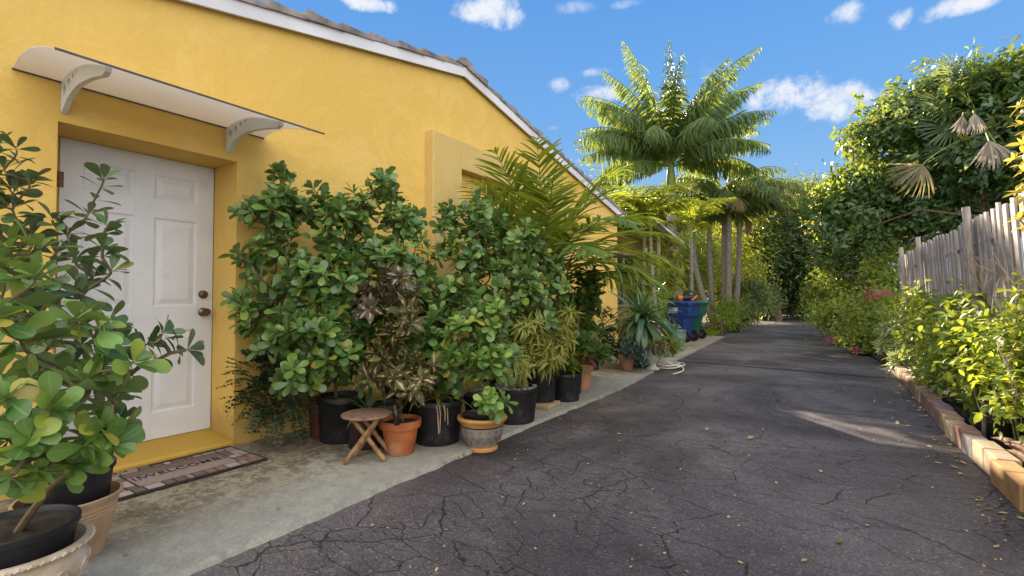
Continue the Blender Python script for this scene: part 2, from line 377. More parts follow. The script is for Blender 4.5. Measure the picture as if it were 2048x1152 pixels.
# ------------------------------------------------------------------ materials of the setting
def m_asphalt():
    m, nt, b = new_mat('asphalt'); v = coords(nt)
    big = noise(nt, v, .48, 5, .6, .5); mid = noise(nt, v, 2.6, 6, .65); fine = noise(nt, v, 130, 3, .75); grit = noise(nt, v, 48, 4, .8)
    c = ramp(nt, big, [(.37, (.040, .032, .034)), (.48, (.098, .083, .084)), (.59, (.185, .163, .160))])
    c = mixc(nt, math_(nt, 'MULTIPLY', ramp(nt, mid, [(.42, 0), (.68, 1)]), .6), c, (.094, .078, .084))
    c = mixc(nt, math_(nt, 'MULTIPLY', ramp(nt, noise(nt, v, 1.3, 5, .7), [(.55, 0), (.7, 1)]), .5), c, (.026, .023, .028))
    c = mixc(nt, math_(nt, 'MULTIPLY', ramp(nt, fine, [(.36, 1), (.5, 0)]), .8), c, (.016, .013, .017))
    c = mixc(nt, math_(nt, 'MULTIPLY', ramp(nt, fine, [(.6, 0), (.74, 1)]), .5), c, (.19, .17, .17))
    c = mixc(nt, math_(nt, 'MULTIPLY', ramp(nt, grit, [(.60, 0), (.66, 1)]), .45), c, (.22, .20, .19))
    c = mixc(nt, math_(nt, 'MULTIPLY', ramp(nt, grit, [(.34, 1), (.42, 0)]), .6), c, (.022, .018, .02))
    c = mixc(nt, math_(nt, 'MULTIPLY', ramp(nt, noise(nt, coords(nt, (1, .3, 1)), 1.1, 6, .7, .6), [(.56, 0), (.66, 1)]), .4), c, (.19, .17, .165))
    stn = N(nt, 'ShaderNodeTexVoronoi', feature='F1', voronoi_dimensions='2D', inp={'Scale': 125}); L(nt, v, stn.inputs['Vector'])
    sg = N(nt, 'ShaderNodeSeparateColor'); L(nt, stn.outputs['Color'], sg.inputs[0])
    c = mixc(nt, 1.0, c, ramp(nt, sg.outputs[0], [(0, (.62, .60, .60)), (.55, (.86, .84, .85)), (.86, (1.03, 1.02, 1.02)), (.95, (1.3, 1.27, 1.25)), (1, (1.9, 1.85, 1.8))]), 'MULTIPLY')
    # cracks: cell borders pulled about by noise, two sizes, fading in and out
    warp = N(nt, 'ShaderNodeTexNoise', inp={'Scale': 3.0, 'Detail': 5, 'Roughness': .55}); L(nt, v, warp.inputs['Vector'])
    wv = N(nt, 'ShaderNodeVectorMath', operation='SCALE'); wv.inputs['Scale'].default_value = .24; L(nt, warp.outputs['Color'], wv.inputs[0])
    av = N(nt, 'ShaderNodeVectorMath', operation='ADD'); L(nt, v, av.inputs[0]); L(nt, wv.outputs[0], av.inputs[1])
    cr = None
    for sc, wd, lo, hi, st, seed in ((1.0, .0095, .28, .42, (.7, 1.5, 0), 3), (2.4, .0066, .34, .50, (.6, 1.5, 0), 7), (5.5, .0060, .42, .56, (.6, 1.5, 0), 1)):
        mp = N(nt, 'ShaderNodeMapping'); mp.inputs['Scale'].default_value = st; mp.inputs['Location'].default_value = (seed, seed * .7, 0); L(nt, av.outputs[0], mp.inputs[0])
        vo = N(nt, 'ShaderNodeTexVoronoi', feature='DISTANCE_TO_EDGE', voronoi_dimensions='2D', inp={'Scale': sc}); L(nt, mp.outputs[0], vo.inputs['Vector'])
        e = ramp(nt, math_(nt, 'DIVIDE', vo.outputs['Distance'], wd * sc * .75), [(.25, 1), (1, 0)])
        mk = N(nt, 'ShaderNodeTexNoise', inp={'Scale': .55 + sc * .06, 'Detail': 2}); mpp = N(nt, 'ShaderNodeMapping'); mpp.inputs['Location'].default_value = (seed * 3, 1, 0); L(nt, v, mpp.inputs[0]); L(nt, mpp.outputs[0], mk.inputs['Vector'])
        e = math_(nt, 'MULTIPLY', e, ramp(nt, mk.outputs[0], [(lo, 0), (hi, 1)]))
        cr = e if cr is None else math_(nt, 'MAXIMUM', cr, e)
    c = mixc(nt, math_(nt, 'MULTIPLY', cr, .85), c, (.012, .009, .010))
    # the dark joint across the drive
    s = N(nt, 'ShaderNodeSeparateXYZ'); L(nt, v, s.inputs[0])
    jy = math_(nt, 'ADD', s.outputs[1], math_(nt, 'MULTIPLY', s.outputs[0], .12)); jy = math_(nt, 'ADD', jy, math_(nt, 'MULTIPLY', mid, .12))
    j = ramp(nt, math_(nt, 'ABSOLUTE', math_(nt, 'SUBTRACT', jy, 8.85)), [(.05, 1), (.12, 0)])
    c = mixc(nt, math_(nt, 'MULTIPLY', j, .85), c, (.008, .007, .008))
    L(nt, c, b.inputs['Base Color']); L(nt, ramp(nt, big, [(.35, .72), (.6, .5)]), b.inputs['Roughness']); b.inputs['Specular IOR Level'].default_value = .45
    h = math_(nt, 'SUBTRACT', math_(nt, 'ADD', fine, math_(nt, 'MULTIPLY', grit, .8)), math_(nt, 'MULTIPLY', cr, 2.2)); bump(nt, b, h, .55, .006)
    return m
def m_concrete():
    m, nt, b = new_mat('concrete'); v = coords(nt)
    n1 = noise(nt, v, 2.2, 8, .68, .5); n2 = noise(nt, v, 13, 7, .72, .3); n3 = noise(nt, v, 120, 2)
    c = ramp(nt, n1, [(.34, (.16, .125, .075)), (.5, (.30, .255, .18)), (.64, (.40, .375, .31))])
    c = mixc(nt, math_(nt, 'MULTIPLY', ramp(nt, n2, [(.46, 1), (.53, 0)]), .75), c, (.105, .085, .058))
    c = mixc(nt, math_(nt, 'MULTIPLY', ramp(nt, noise(nt, v, 30, 6, .75, .4), [(.54, 0), (.6, 1)]), .6), c, (.46, .43, .36))
    s = N(nt, 'ShaderNodeSeparateXYZ'); L(nt, v, s.inputs[0])
    strip = ramp(nt, math_(nt, 'ADD', s.outputs[0], math_(nt, 'MULTIPLY', n2, .22)), [(0, 0), (1, 1)])
    mr = N(nt, 'ShaderNodeMapRange', inp={1: -2.78, 2: -2.4, 3: 0, 4: .7}); L(nt, math_(nt, 'ADD', s.outputs[0], math_(nt, 'MULTIPLY', n1, .3)), mr.inputs[0])
    c = mixc(nt, mr.outputs[0], c, mixc(nt, n2, (.29, .30, .27), (.40, .40, .36)))
    c = mixc(nt, math_(nt, 'MULTIPLY', ramp(nt, n3, [(.35, 1), (.5, 0)]), .3), c, (.12, .11, .09))
    L(nt, c, b.inputs['Base Color']); b.inputs['Roughness'].default_value = .85; b.inputs['Specular IOR Level'].default_value = .25
    bump(nt, b, math_(nt, 'ADD', n2, math_(nt, 'MULTIPLY', n3, .4)), .4, .008)
    return m
def m_stucco(name, c1, c2, rough=.8):
    m, nt, b = new_mat(name); v = coords(nt)
    n1 = noise(nt, v, .9, 5, .6); n2 = noise(nt, v, 55, 4, .6); n3 = noise(nt, v, 5, 6, .6, 1.2)
    c = mixc(nt, n1, c1, c2)
    c = mixc(nt, math_(nt, 'MULTIPLY', ramp(nt, noise(nt, coords(nt, (1, 1, .25)), 3, 6, .7), [(.55, 0), (.8, 1)]), .25), c, tuple(q * .72 for q in c1))
    pat = noise(nt, v, 1.7, 7, .7, 1.6); c = mixc(nt, math_(nt, 'MULTIPLY', ramp(nt, pat, [(.5, 0), (.56, 1)]), .22), c, tuple(min(1, q * 1.12 + .03) for q in c2))
    sz = N(nt, 'ShaderNodeSeparateXYZ'); L(nt, v, sz.inputs[0])      # dirt splashed up from the path, a ragged band with its own outline
    sp = math_(nt, 'ADD', sz.outputs[2], math_(nt, 'MULTIPLY', noise(nt, v, 6, 6, .7), -.45)); c = mixc(nt, math_(nt, 'MULTIPLY', ramp(nt, sp, [(0, 1), (.10, 0)]), .45), c, (.22, .14, .05))
    st_ = noise(nt, coords(nt, (1, 7, .5)), 2.2, 6, .75); c = mixc(nt, math_(nt, 'MULTIPLY', ramp(nt, st_, [(.6, 0), (.75, 1)]), .22), c, (.36, .24, .08))
    L(nt, c, b.inputs['Base Color']); b.inputs['Roughness'].default_value = rough; b.inputs['Specular IOR Level'].default_value = .3
    tw_ = noise(nt, v, 2.4, 7, .6, 2.2); hgt = math_(nt, 'ADD', math_(nt, 'ADD', n2, math_(nt, 'MULTIPLY', n3, 1.6)), math_(nt, 'MULTIPLY', tw_, 2.2)); bump(nt, b, hgt, .34, .009)
    return m
M = {}
M['asphalt'] = m_asphalt(); M['concrete'] = m_concrete()
M['yellow'] = m_stucco('yellow_stucco', (.70, .435, .072), (.71, .49, .155))
M['surround'] = m_stucco('old_yellow_paint', (.56, .39, .11), (.62, .46, .19))
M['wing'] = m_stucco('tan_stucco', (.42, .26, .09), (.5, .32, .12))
M['sill'] = m_stucco('yellow_paint', (.66, .42, .045), (.74, .47, .07))
M['white'] = surf('white_paint', (.60, .61, .65), (.68, .69, .73), 3, .42, 60, .05, c3=(.56, .56, .57))
M['fascia'] = surf('fascia_paint', (.60, .60, .64), (.74, .74, .79), 1.3, .6, 20, .1, c3=(.34, .32, .31))
M['tile'] = surf('roof_tile', (.14, .12, .115), (.34, .30, .275), 5, .85, 25, .5, c3=(.08, .07, .065))
M['metal'] = surf('aged_metal', (.12, .085, .05), (.22, .17, .11), 20, .35, metallic=.9)
M['rust'] = surf('rusty_hinge', (.10, .05, .02), (.24, .13, .06), 30, .6, metallic=.4)
M['bracket'] = surf('grey_plastic', (.60, .63, .65), (.68, .70, .71), 4, .4)
M['dirt'] = surf('soil', (.018, .013, .009), (.05, .036, .024), 14, .95, 40, .8, c3=(.09, .07, .05))
M['gnd'] = surf('ground_earth', (.03, .03, .014), (.06, .05, .028), 3, .95, 30, .6)
M['black'] = surf('black_plastic', (.007, .007, .009), (.015, .015, .018), 6, .45, 30, .12, c3=(.06, .056, .052), hi=.58)
M['terra'] = surf('terracotta', (.27, .075, .024), (.40, .13, .045), 6, .8, 40, .25, c3=(.46, .27, .17), lo=.35, hi=.56)
M['terra_pale'] = surf('pale_terracotta', (.38, .17, .10), (.48, .25, .16), 9, .8, 40, .2, c3=(.5, .36, .27))
M['urn'] = surf('weathered_stone', (.36, .28, .19), (.60, .51, .41), 9, .85, 30, .4, c3=(.66, .60, .53))
M['tanpot'] = surf('aged_clay', (.34, .215, .125), (.50, .36, .23), 5, .8, 30, .3, c3=(.60, .50, .39))
M['bark'] = surf('bark', (.07, .05, .032), (.16, .12, .08), 14, .9, 40, .6)
M['stem'] = surf('green_stem', (.075, .055, .025), (.15, .11, .05), 22, .7, 60, .3)
M['greenstem'] = surf('frond_stem', (.12, .16, .035), (.22, .26, .06), 12, .5)
M['palmbark'] = surf('palm_trunk', (.13, .115, .095), (.30, .28, .25), 9, .85, 30, .5, stretch=(1, 1, 5), c3=(.36, .35, .33))
M['wood'] = surf('weathered_wood', (.13, .075, .045), (.26, .17, .11), 7, .7, 30, .35, stretch=(3, 14, 3))
M['bamboo'] = surf('bamboo', (.16, .085, .035), (.34, .21, .10), 16, .55, 40, .2, c3=(.10, .05, .025))
M['fence'] = surf('grey_timber', (.26, .22, .20), (.46, .41, .38), 9, .9, 30, .5, stretch=(6, 6, .5), c3=(.54, .46, .40))

# ------------------------------------------------------------------ setting: ground, drive, slab, bed
def strip(name, left, right, z, mat, kind='structure', thick=0, jitL=0, jitR=0, step=.12):
    l = np.array(left, float); r = np.array(right, float); ys = np.arange(l[0, 1], l[-1, 1] + 1e-6, step)
    sm = lambda: np.convolve(rng.normal(0, 1, len(ys)), np.ones(5) / 3, 'same') + rng.normal(0, .25, len(ys))
    xl = np.interp(ys, l[:, 1], l[:, 0]) + sm() * jitL; xr = np.interp(ys, r[:, 1], r[:, 0]) + sm() * jitR
    mb = MB(); k = len(ys); V = [np.stack([xl, ys, np.full(k, z)], 1), np.stack([xr, ys, np.full(k, z)], 1)]
    fc = [(i, i + k, i + k + 1, i + 1) for i in range(k - 1)]
    if thick:
        V += [np.stack([xr + .012, ys, np.full(k, z - thick)], 1)]
        fc += [(i + k, i + 2 * k, i + 2 * k + 1, i + k + 1) for i in range(k - 1)]
    mb.add(np.concatenate(V), fc); o = mb.build(name, mat); o['kind'] = kind; return o
g = MB().add([(-300, -300, -.06), (300, -300, -.06), (300, 500, -.06), (-300, 500, -.06)], [(0, 1, 2, 3)]).build('ground', M['gnd']); g['kind'] = 'structure'
DL = [(-2.15, -6), (-2.19, .93), (-2.25, 2.73), (-2.28, 4.08), (-2.29, 5.63), (-2.5, 8.23), (-2.93, 14.1), (-3.6, 20), (-5.2, 36)]
DR = [(.95, -6), (.80, 2.4), (.73, 3.66), (.67, 5.1), (.62, 7.4), (.56, 9.5), (.3, 12.2), (0, 16), (-.6, 25), (-1.4, 36)]
strip('driveway', [(x - .1, y) for x, y in DL], [(x + .12, y) for x, y in DR], 0, M['asphalt'])
strip('concrete_path', [(-3.76, -6), (-3.76, 9.3), (-5.3, 9.35), (-5.3, 15.6)], [(x, y) for x, y in DL if y < 14] + [(-2.98, 15.6)], .032, M['concrete'], thick=.05, jitR=.007, step=.03)
strip('planting_bed', [(x + .05, y) for x, y in DR], [(3, -6), (3, 36)], .035, M['dirt'])
# soil sheet left of the drive beyond the slab
strip('garden_soil', [(-14, 15.62), (-14, 36)], [(-3.06, 15.62), (-3.55, 20), (-5.15, 36)], .02, M['dirt'])

# ------------------------------------------------------------------ house
XW = -3.74
house = thing('house', 'yellow stucco house with a tiled gable roof and a white door', 'house', (-3.9, 4.4, 0))
YA = 4.46; zt = lambda y: 3.80 - .205 * abs(y - YA)
wl = MB()
def yz(poly, x0, x1, mb=None, tint=.5):
    (mb or wl).prism(poly, (0, 1, 0), (0, 0, 1), (x1 - x0, 0, 0), (x0, 0, 0), tint)
yz([(-.8, -.05), (.862, -.05), (.862, zt(.862)), (-.8, zt(-.8))], XW, XW - .34)
yz([(.862, 2.13), (1.872, 2.13), (1.872, zt(1.872)), (.862, zt(.862))], XW, XW - .34)
yz([(1.872, -.05), (9.25, -.05), (9.25, zt(9.25)), (YA, zt(YA)), (1.872, zt(1.872))], XW, XW - .34)
wl.bx((-8, 9.2, -.05), (XW - .34, 9.25, 2.7)); wl.bx((XW - .36, .55, -.05), (XW - .39, 2.2, 2.6))
wl.build('wall', M['yellow'], house)
sb = MB(); sb.prism([(-.36, 0), (.025, 0), (.03, .06), (.02, .075), (-.36, .108)], (1, 0, 0), (0, 0, 1), (0, 1.012, 0), (XW, .86, .0)); sb.build('door_sill', M['sill'], house, bevel=.01)
nf = MB(); nf.bx((XW - .05, 3.85, -.02), (XW + .12, 4.33, 2.93)); nf.bx((XW - .05, 4.332, 2.6), (XW + .12, 6.6, 2.93)); nf.bx((XW - .05, 6.602, -.02), (XW + .12, 7.06, 2.93))
nf.build('wall_surround', M['surround'], house, bevel=.012)
ns = MB(); ns.bx((XW, 4.335, 1.02), (XW + .18, 6.598, 1.07)); ns.build('window_sill', M['white'], house, bevel=.006)
# roof
rf = MB(); XR = -3.715
YA = 4.46; zb = lambda y: 3.742 - .205 * abs(y - YA)
YE0, YE1 = -.95, 9.6
rf.prism([(YE0, zb(YE0) + .04), (YA, zb(YA) + .04), (YE1, zb(YE1) + .04), (YE1, zb(YE1) + .11), (YA, zb(YA) + .11), (YE0, zb(YE0) + .11)], (0, 1, 0), (0, 0, 1), (-6, 0, 0), (XR + .005, 0, 0))
def tiles(y0, y1, sgn):
    n = int(abs(y1 - y0) / .325); ys = np.linspace(y0, y1, n + 1)
    for a, b in zip(ys[:-1], ys[1:]):
        o = b + (b - a) * .14
        j = rng.normal(0, .006)
        rf.prism([(a, zb(a) + .112), (o, zb(b) + .114), (o, zb(b) + .135), (b, zb(b) + .137), (a + (b - a) * .04, zb(a) + .182 + j), (a, zb(a) + .172 + j)], (0, 1, 0), (0, 0, 1), (-6, 0, 0), (XR + .045 + rng.normal(0, .006), 0, 0), rng.random())
tiles(YE0 - .03, YA - .07, 1); tiles(YE1 + .03, YA + .07, -1)
rf.prism([(YA - .17, zb(YA) + .12), (YA - .1, zb(YA) + .19), (YA, zb(YA) + .215), (YA + .1, zb(YA) + .19), (YA + .17, zb(YA) + .12)], (0, 1, 0), (0, 0, 1), (-6, 0, 0), (XR + .05, 0, 0))
roof = rf.build('roof', M['tile'], house)
fb = MB(); fb.prism([(YE0, zb(YE0)), (YA, zb(YA)), (YE1, zb(YE1)), (YE1, zb(YE1) + .108), (YA, zb(YA) + .108), (YE0, zb(YE0) + .108)], (0, 1, 0), (0, 0, 1), (-.022, 0, 0), (XR + .03, 0, 0))
fb.build('fascia', M['fascia'], roof)
# door: six raised panels, knob, deadbolt, hinges
XD = XW - .345; dy0, dy1, dz0, dz1 = .955, 1.868, .112, 2.128
dm = MB(); dm.bx((XD - .045, dy0, dz0), (XD - .012, dy1, dz1))
cols = [(dy0 + .115, dy0 + .115 + .282), (dy1 - .115 - .282, dy1 - .115)]
rows = [(.126, .306), (.437, 1.074), (1.25, 1.83)]
ycuts = [dy0, cols[0][0], cols[0][1], cols[1][0], cols[1][1], dy1]; zc = [dz1] + [dz1 - q for r in rows for q in r] + [dz0]
fr = MB()
for a, b in ((0, 1), (2, 3), (4, 5)): fr.bx((XD - .014, ycuts[a], dz0), (XD, ycuts[b], dz1))
for a, b in ((0, 1), (2, 3), (4, 5), (6, 7)):
    for c in cols: fr.bx((XD - .014, c[0] + .0005, zc[a]), (XD - .0006, c[1] - .0005, zc[b]))
dm.V += fr.V; dm.T += fr.T; dm.UV += fr.UV; dm.Fc += [tuple(i + dm.n for i in f) for f in fr.Fc]; dm.n += fr.n
for c in cols:
    for r in rows:
        y0, y1, z1, z0 = c[0], c[1], dz1 - r[0], dz1 - r[1]
        ring = lambda m, x: [(x, y0 + m, z0 + m), (x, y1 - m, z0 + m), (x, y1 - m, z1 - m), (x, y0 + m, z1 - m)]
        V = ring(.0, XD - .004) + ring(.012, XD - .011) + ring(.022, XD - .011) + ring(.055, XD - .002)
        fc = [(i * 4 + j, i * 4 + (j + 1) % 4, i * 4 + 4 + (j + 1) % 4, i * 4 + 4 + j) for i in range(3) for j in range(4)] + [(12, 13, 14, 15)]
        dm.add(V, fc)
door = dm.build('door', M['white'], house)
def lathe_x(mb, prof, c, n=24):
    m2 = MB().lathe([(r, z) for r, z in prof], (0, 0, 0), n, cap=(True, True)); V = m2.V[0]
    mb.add(np.stack([V[:, 2], V[:, 0], V[:, 1]], 1) + np.array(c), m2.Fc); return mb
lathe_x(MB(), [(.034, 0), (.034, .008), (.026, .014), (.014, .02), (.013, .04), (.022, .05), (.029, .062), (.029, .072), (.022, .082), (.008, .084), (.006, .080)], (XD, 1.80, dz1 - 1.12)).build('knob', M['metal'], door, smooth=40)
lathe_x(MB(), [(.032, 0), (.032, .012), (.028, .022), (.016, .026), (.015, .022), (.004, .022)], (XD, 1.80, dz1 - .985)).build('deadbolt', M['metal'], door, smooth=40)
for z in (1.86, 1.1, .36):
    hb = MB(); hb.tube([(XD + .006, .945, z - .05), (XD + .006, .945, z + .05)], .008, 10); hb.bx((XD - .002, .946, z - .05), (XD + .003, .975, z + .05)); hb.build('hinge', M['rust'], door)
dg = MB(); dg.bx((XD - .05, .863, .1), (XD + .012, .945, 2.129)); dg.build('door_frame', M['sill'], house)
# rear wing: set-back wall with a window under a wide soffit
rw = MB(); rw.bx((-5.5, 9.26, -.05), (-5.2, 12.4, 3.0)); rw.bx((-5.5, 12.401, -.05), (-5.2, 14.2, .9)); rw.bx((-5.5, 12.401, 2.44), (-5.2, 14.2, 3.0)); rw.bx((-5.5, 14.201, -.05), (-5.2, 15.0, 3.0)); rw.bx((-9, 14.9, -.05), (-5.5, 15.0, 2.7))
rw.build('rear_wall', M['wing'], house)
wf = MB()
for a, b in (((-5.22, 12.4, .9), (-5.16, 14.2, .97)), ((-5.22, 12.4, 2.37), (-5.16, 14.2, 2.44)), ((-5.22, 12.4, .972), (-5.16, 12.47, 2.368)), ((-5.22, 14.13, .972), (-5.16, 14.2, 2.368)), ((-5.22, 13.27, .972), (-5.17, 13.33, 2.368))): wf.bx(a, b)
win = wf.build('window', surf('cream_frame', (.5, .42, .25), (.58, .48, .3), 5, .5), house, bevel=.004)
gm, gnt, gb = new_mat('window_glass'); gb.inputs['Base Color'].default_value = (.02, .022, .022, 1); gb.inputs['Roughness'].default_value = .06; gb.inputs['Specular IOR Level'].default_value = .6
MB().bx((-5.24, 12.45, .95), (-5.215, 14.15, 2.39)).build('pane', gm, win)
M['soffit'] = surf('olive_soffit', (.26, .23, .10), (.34, .30, .14), 3, .6)
zs = lambda y: 3.08 - .125 * (y - 13)
rr = MB(); rr.prism([(11.6, zs(11.6)), (15.5, zs(15.5)), (15.5, zs(15.5) + .09), (11.6, zs(11.6) + .09)], (0, 1, 0), (0, 0, 1), (-4.2, 0, 0), (-4.2, 0, 0)); wr = rr.build('rear_roof', M['soffit'], house)
gt = MB(); gt.prism([(11.5, zs(11.5) + .06), (15.6, zs(15.6) + .06), (15.6, zs(15.6) + .13), (11.5, zs(11.5) + .13)], (0, 1, 0), (0, 0, 1), (-.1, 0, 0), (-4.1, 0, 0)); gt.build('gutter', M['fascia'], wr)
for y in (14.0, 14.85):
    MB().bx((-4.45, y - .05, 0), (-4.37, y + .03, zs(y) + .01)).build('post', surf('post_paint', (.4, .33, .2), (.48, .4, .25), 5, .6), house, bevel=.005)

# ------------------------------------------------------------------ awning over the door
aw = thing('awning', 'clear plastic awning with two grey brackets over the white door', 'awning', (XW, 1.37, 2.3))
prof = [(.77 * q, 2.365 - .115 * q + .062 * math.sin(PI * q ** .8)) for q in np.linspace(0, 1, 9)]
pp = np.array(prof); tt = np.linspace(0, 1, 22); seg = np.linspace(0, 1, len(pp))
xs = np.interp(tt, seg, pp[:, 0]); zs_ = np.interp(tt, seg, pp[:, 1])
top = list(zip(xs, zs_)); 
am, ant, ab = new_mat('polycarbonate'); ab.inputs['Base Color'].default_value = (.80, .74, .68, 1); ab.inputs['Roughness'].default_value = .3
tr = N(ant, 'ShaderNodeBsdfTranslucent'); tr.inputs[0].default_value = (.8, .74, .68, 1); tp = N(ant, 'ShaderNodeBsdfTransparent')
m1 = N(ant, 'ShaderNodeMixShader', inp={0: .5}); L(ant, ab.outputs[0], m1.inputs[1]); L(ant, tr.outputs[0], m1.inputs[2])
wv = N(ant, 'ShaderNodeTexWave', wave_type='BANDS', bands_direction='Y', inp={'Scale': 26}); L(ant, coords(ant), wv.inputs['Vector'])
m2 = N(ant, 'ShaderNodeMixShader', inp={0: .25}); L(ant, math_(ant, 'ADD', math_(ant, 'MULTIPLY', wv.outputs['Fac'], .08), .18), m2.inputs[0]); L(ant, m1.outputs[0], m2.inputs[1]); L(ant, tp.outputs[0], m2.inputs[2])
L(ant, m2.outputs[0], [n for n in ant.nodes if n.type == 'OUTPUT_MATERIAL'][0].inputs[0])
cn = MB(); cn.prism(top + [(x, z - .006) for x, z in top[::-1]], (1, 0, 0), (0, 0, 1), (0, 1.40, 0), (XW, .67, 0)); cn.build('canopy', am, aw, smooth=40)
M['darkmetal'] = surf('dark_trim', (.05, .045, .04), (.10, .09, .08), 10, .5)
MB().bx((XW + .765, .668, 2.244), (XW + .773, 2.072, 2.2535)).build('edge_trim', M['darkmetal'], aw)
em = MB(); em.bx((XW, .668, 2.355), (XW + .009, 2.072, 2.364)); em.build('wall_rail', M['darkmetal'], aw)
def bracket(y):
    cu = bpy.data.curves.new('bracket', 'CURVE'); cu.dimensions = '2D'; cu.fill_mode = 'BOTH'; cu.extrude = .011; cu.bevel_depth = .003
    ux_ = np.linspace(.012, .70, 18); uz_ = np.interp(ux_, xs, zs_) - .012
    up = [(0, 2.345)] + list(zip(ux_, uz_)); thk = np.interp(ux_, [0, .03, .10, .25, .45, .66, .70], [.175, .17, .135, .10, .075, .045, .02])
    lowr = [(a, b - c) for a, b, c in zip(ux_, uz_, thk)][::-1] + [(0, 2.205), (.010, 2.225), (0, 2.245), (.010, 2.268), (0, 2.29), (.009, 2.315)]; ln = []
    def sp(pts):
        s = cu.splines.new('POLY'); s.points.add(len(pts) - 1); s.use_cyclic_u = True
        for p, q in zip(s.points, pts): p.co = (q[0], q[1], 0, 1)
    sp(up + ln + lowr)
    for cx, cz, r in ((.06, 2.298, .034), (.135, 2.328, .026), (.205, 2.345, .019), (.265, 2.354, .013)):
        sp([(cx + r * math.cos(a), cz + r * math.sin(a)) for a in np.linspace(0, 2 * PI, 18, endpoint=False)])
    to = bpy.data.objects.new('tmp', cu); COL.objects.link(to); dg = bpy.context.evaluated_depsgraph_get(); me = bpy.data.meshes.new_from_object(to.evaluated_get(dg)); bpy.data.objects.remove(to)
    V = np.array([v.co for v in me.vertices]); fc = [tuple(p.vertices) for p in me.polygons]
    m = MB().add(np.stack([XW + V[:, 0], y - V[:, 2], V[:, 1]], 1), fc); m.build('bracket', M['bracket'], aw)
bracket(.885); bracket(1.80)

# ------------------------------------------------------------------ doormat with WELCOME
mat_o = thing('doormat', 'black rubber welcome mat with a stone mosaic pattern', 'doormat', (-3.46, 1.42, .032))
RB = surf('rubber', (.012, .011, .012), (.025, .022, .022), 20, .8, 60, .2)
mx0, mx1, my0, my1 = -3.71, -3.20, 1.0, 1.83
MB().bx((mx0, my0, .0325), (mx1, my1, .047)).build('mat_base', RB, mat_o, bevel=.004)
ms, mnt, mb_ = new_mat('mosaic_stone'); tn = N(mnt, 'ShaderNodeAttribute', attribute_name='tint').outputs['Fac']
c = ramp(mnt, tn, [(0, (.17, .11, .095)), (.3, (.36, .28, .26)), (.55, (.30, .17, .11)), (.75, (.48, .43, .40)), (1, (.23, .20, .21))], 'CONSTANT'); c = mixc(mnt, math_(mnt, 'MULTIPLY', noise(mnt, coords(mnt), 40, 5), .6), c, (.09, .07, .065)); L(mnt, c, mb_.inputs['Base Color']); mb_.inputs['Roughness'].default_value = .85
st = MB()
def tile_field(x0, x1, y0, y1, lv):
    if (x1 - x0) < .03 or (y1 - y0) < .03: return
    w_, h_ = x1 - x0, y1 - y0
    if max(w_, h_) < .095 and (lv > 2 or rng.random() < .75) or max(w_, h_) < .05:
        st.bx((x0 + .0055, y0 + .0055, .047), (x1 - .0055, y1 - .0055, .0505), rng.random()); return
    q = rng.uniform(.35, .65)
    if (w_ > h_) == (rng.random() < .88): tile_field(x0, x0 + w_ * q, y0, y1, lv + 1); tile_field(x0 + w_ * q, x1, y0, y1, lv + 1)
    else: tile_field(x0, x1, y0, y0 + h_ * q, lv + 1); tile_field(x0, x1, y0 + h_ * q, y1, lv + 1)
i = .015; bw = .095
tile_field(mx0 + i, mx0 + bw, my0 + i, my1 - i, 0); tile_field(mx1 - bw, mx1 - i, my0 + i, my1 - i, 0)
tile_field(mx0 + bw, mx1 - bw, my0 + i, my0 + .14, 0); tile_field(mx0 + bw, mx1 - bw, my1 - .14, my1 - i, 0)
ix0, ix1, iy0, iy1 = mx0 + bw + .008, mx1 - bw - .008, my0 + .148, my1 - .148
for k in range(3):
    a = ix0 + (ix1 - ix0) * k / 3; st.bx((a + .003, iy0, .047), (a + (ix1 - ix0) / 3 - .003, iy1, .0505), (.2, .35, .35)[k])
st.build('mosaic', ms, mat_o)
tx = bpy.data.curves.new('welcome', 'FONT'); tx.body = 'WELCOME'; tx.size = .085; tx.align_x = 'CENTER'; tx.align_y = 'CENTER'; tx.extrude = .001; tx.offset = .0012; tx.space_character = 1.12
to = bpy.data.objects.new('tmp', tx); COL.objects.link(to); me = bpy.data.meshes.new_from_object(to.evaluated_get(bpy.context.evaluated_depsgraph_get())); bpy.data.objects.remove(to)
V = np.array([v.co for v in me.vertices]); lt = MB().add(np.stack([(mx0 + mx1) / 2 - V[:, 1], (my0 + my1) / 2 + V[:, 0], .0522 + V[:, 2]], 1), [tuple(p.vertices) for p in me.polygons])
for e in (-1, 1):
    for q in (.225, .25): lt.box(((mx0 + mx1) / 2, (my0 + my1) / 2 + e * q, .0515), (.07, .008, .002))
lt.build('lettering', RB, mat_o)

# ------------------------------------------------------------------ edging blocks of the bed
BCOL = {'tan': (.40, .29, .19), 'pink': (.32, .18, .145), 'grey': (.27, .245, .23), 'ochre': (.42, .24, .10), 'brown': (.27, .17, .115), 'sandy': (.46, .36, .24)}
BM = {k: surf('block_' + k, tuple(q * .72 for q in c), tuple(min(1, q * 1.12) for q in c), 6, .9, 60, .5, c3=tuple(q * 1.2 for q in c)) for k, c in BCOL.items()}
seq = ['tan', 'grey', 'pink', 'tan', 'ochre', 'ochre', 'tan', 'sandy', 'grey', 'pink', 'sandy', 'tan', 'pink', 'grey', 'pink', 'brown', 'pink', 'tan', 'brown', 'pink', 'brown', 'tan', 'pink', 'brown', 'tan', 'brown', 'pink', 'tan']
ordn = 'first second third fourth fifth sixth seventh eighth ninth tenth eleventh twelfth thirteenth fourteenth fifteenth sixteenth seventeenth eighteenth nineteenth twentieth twenty-first twenty-second twenty-third twenty-fourth twenty-fifth twenty-sixth twenty-seventh twenty-eighth'.split()
y = 2.62
DRa = np.array(DR)
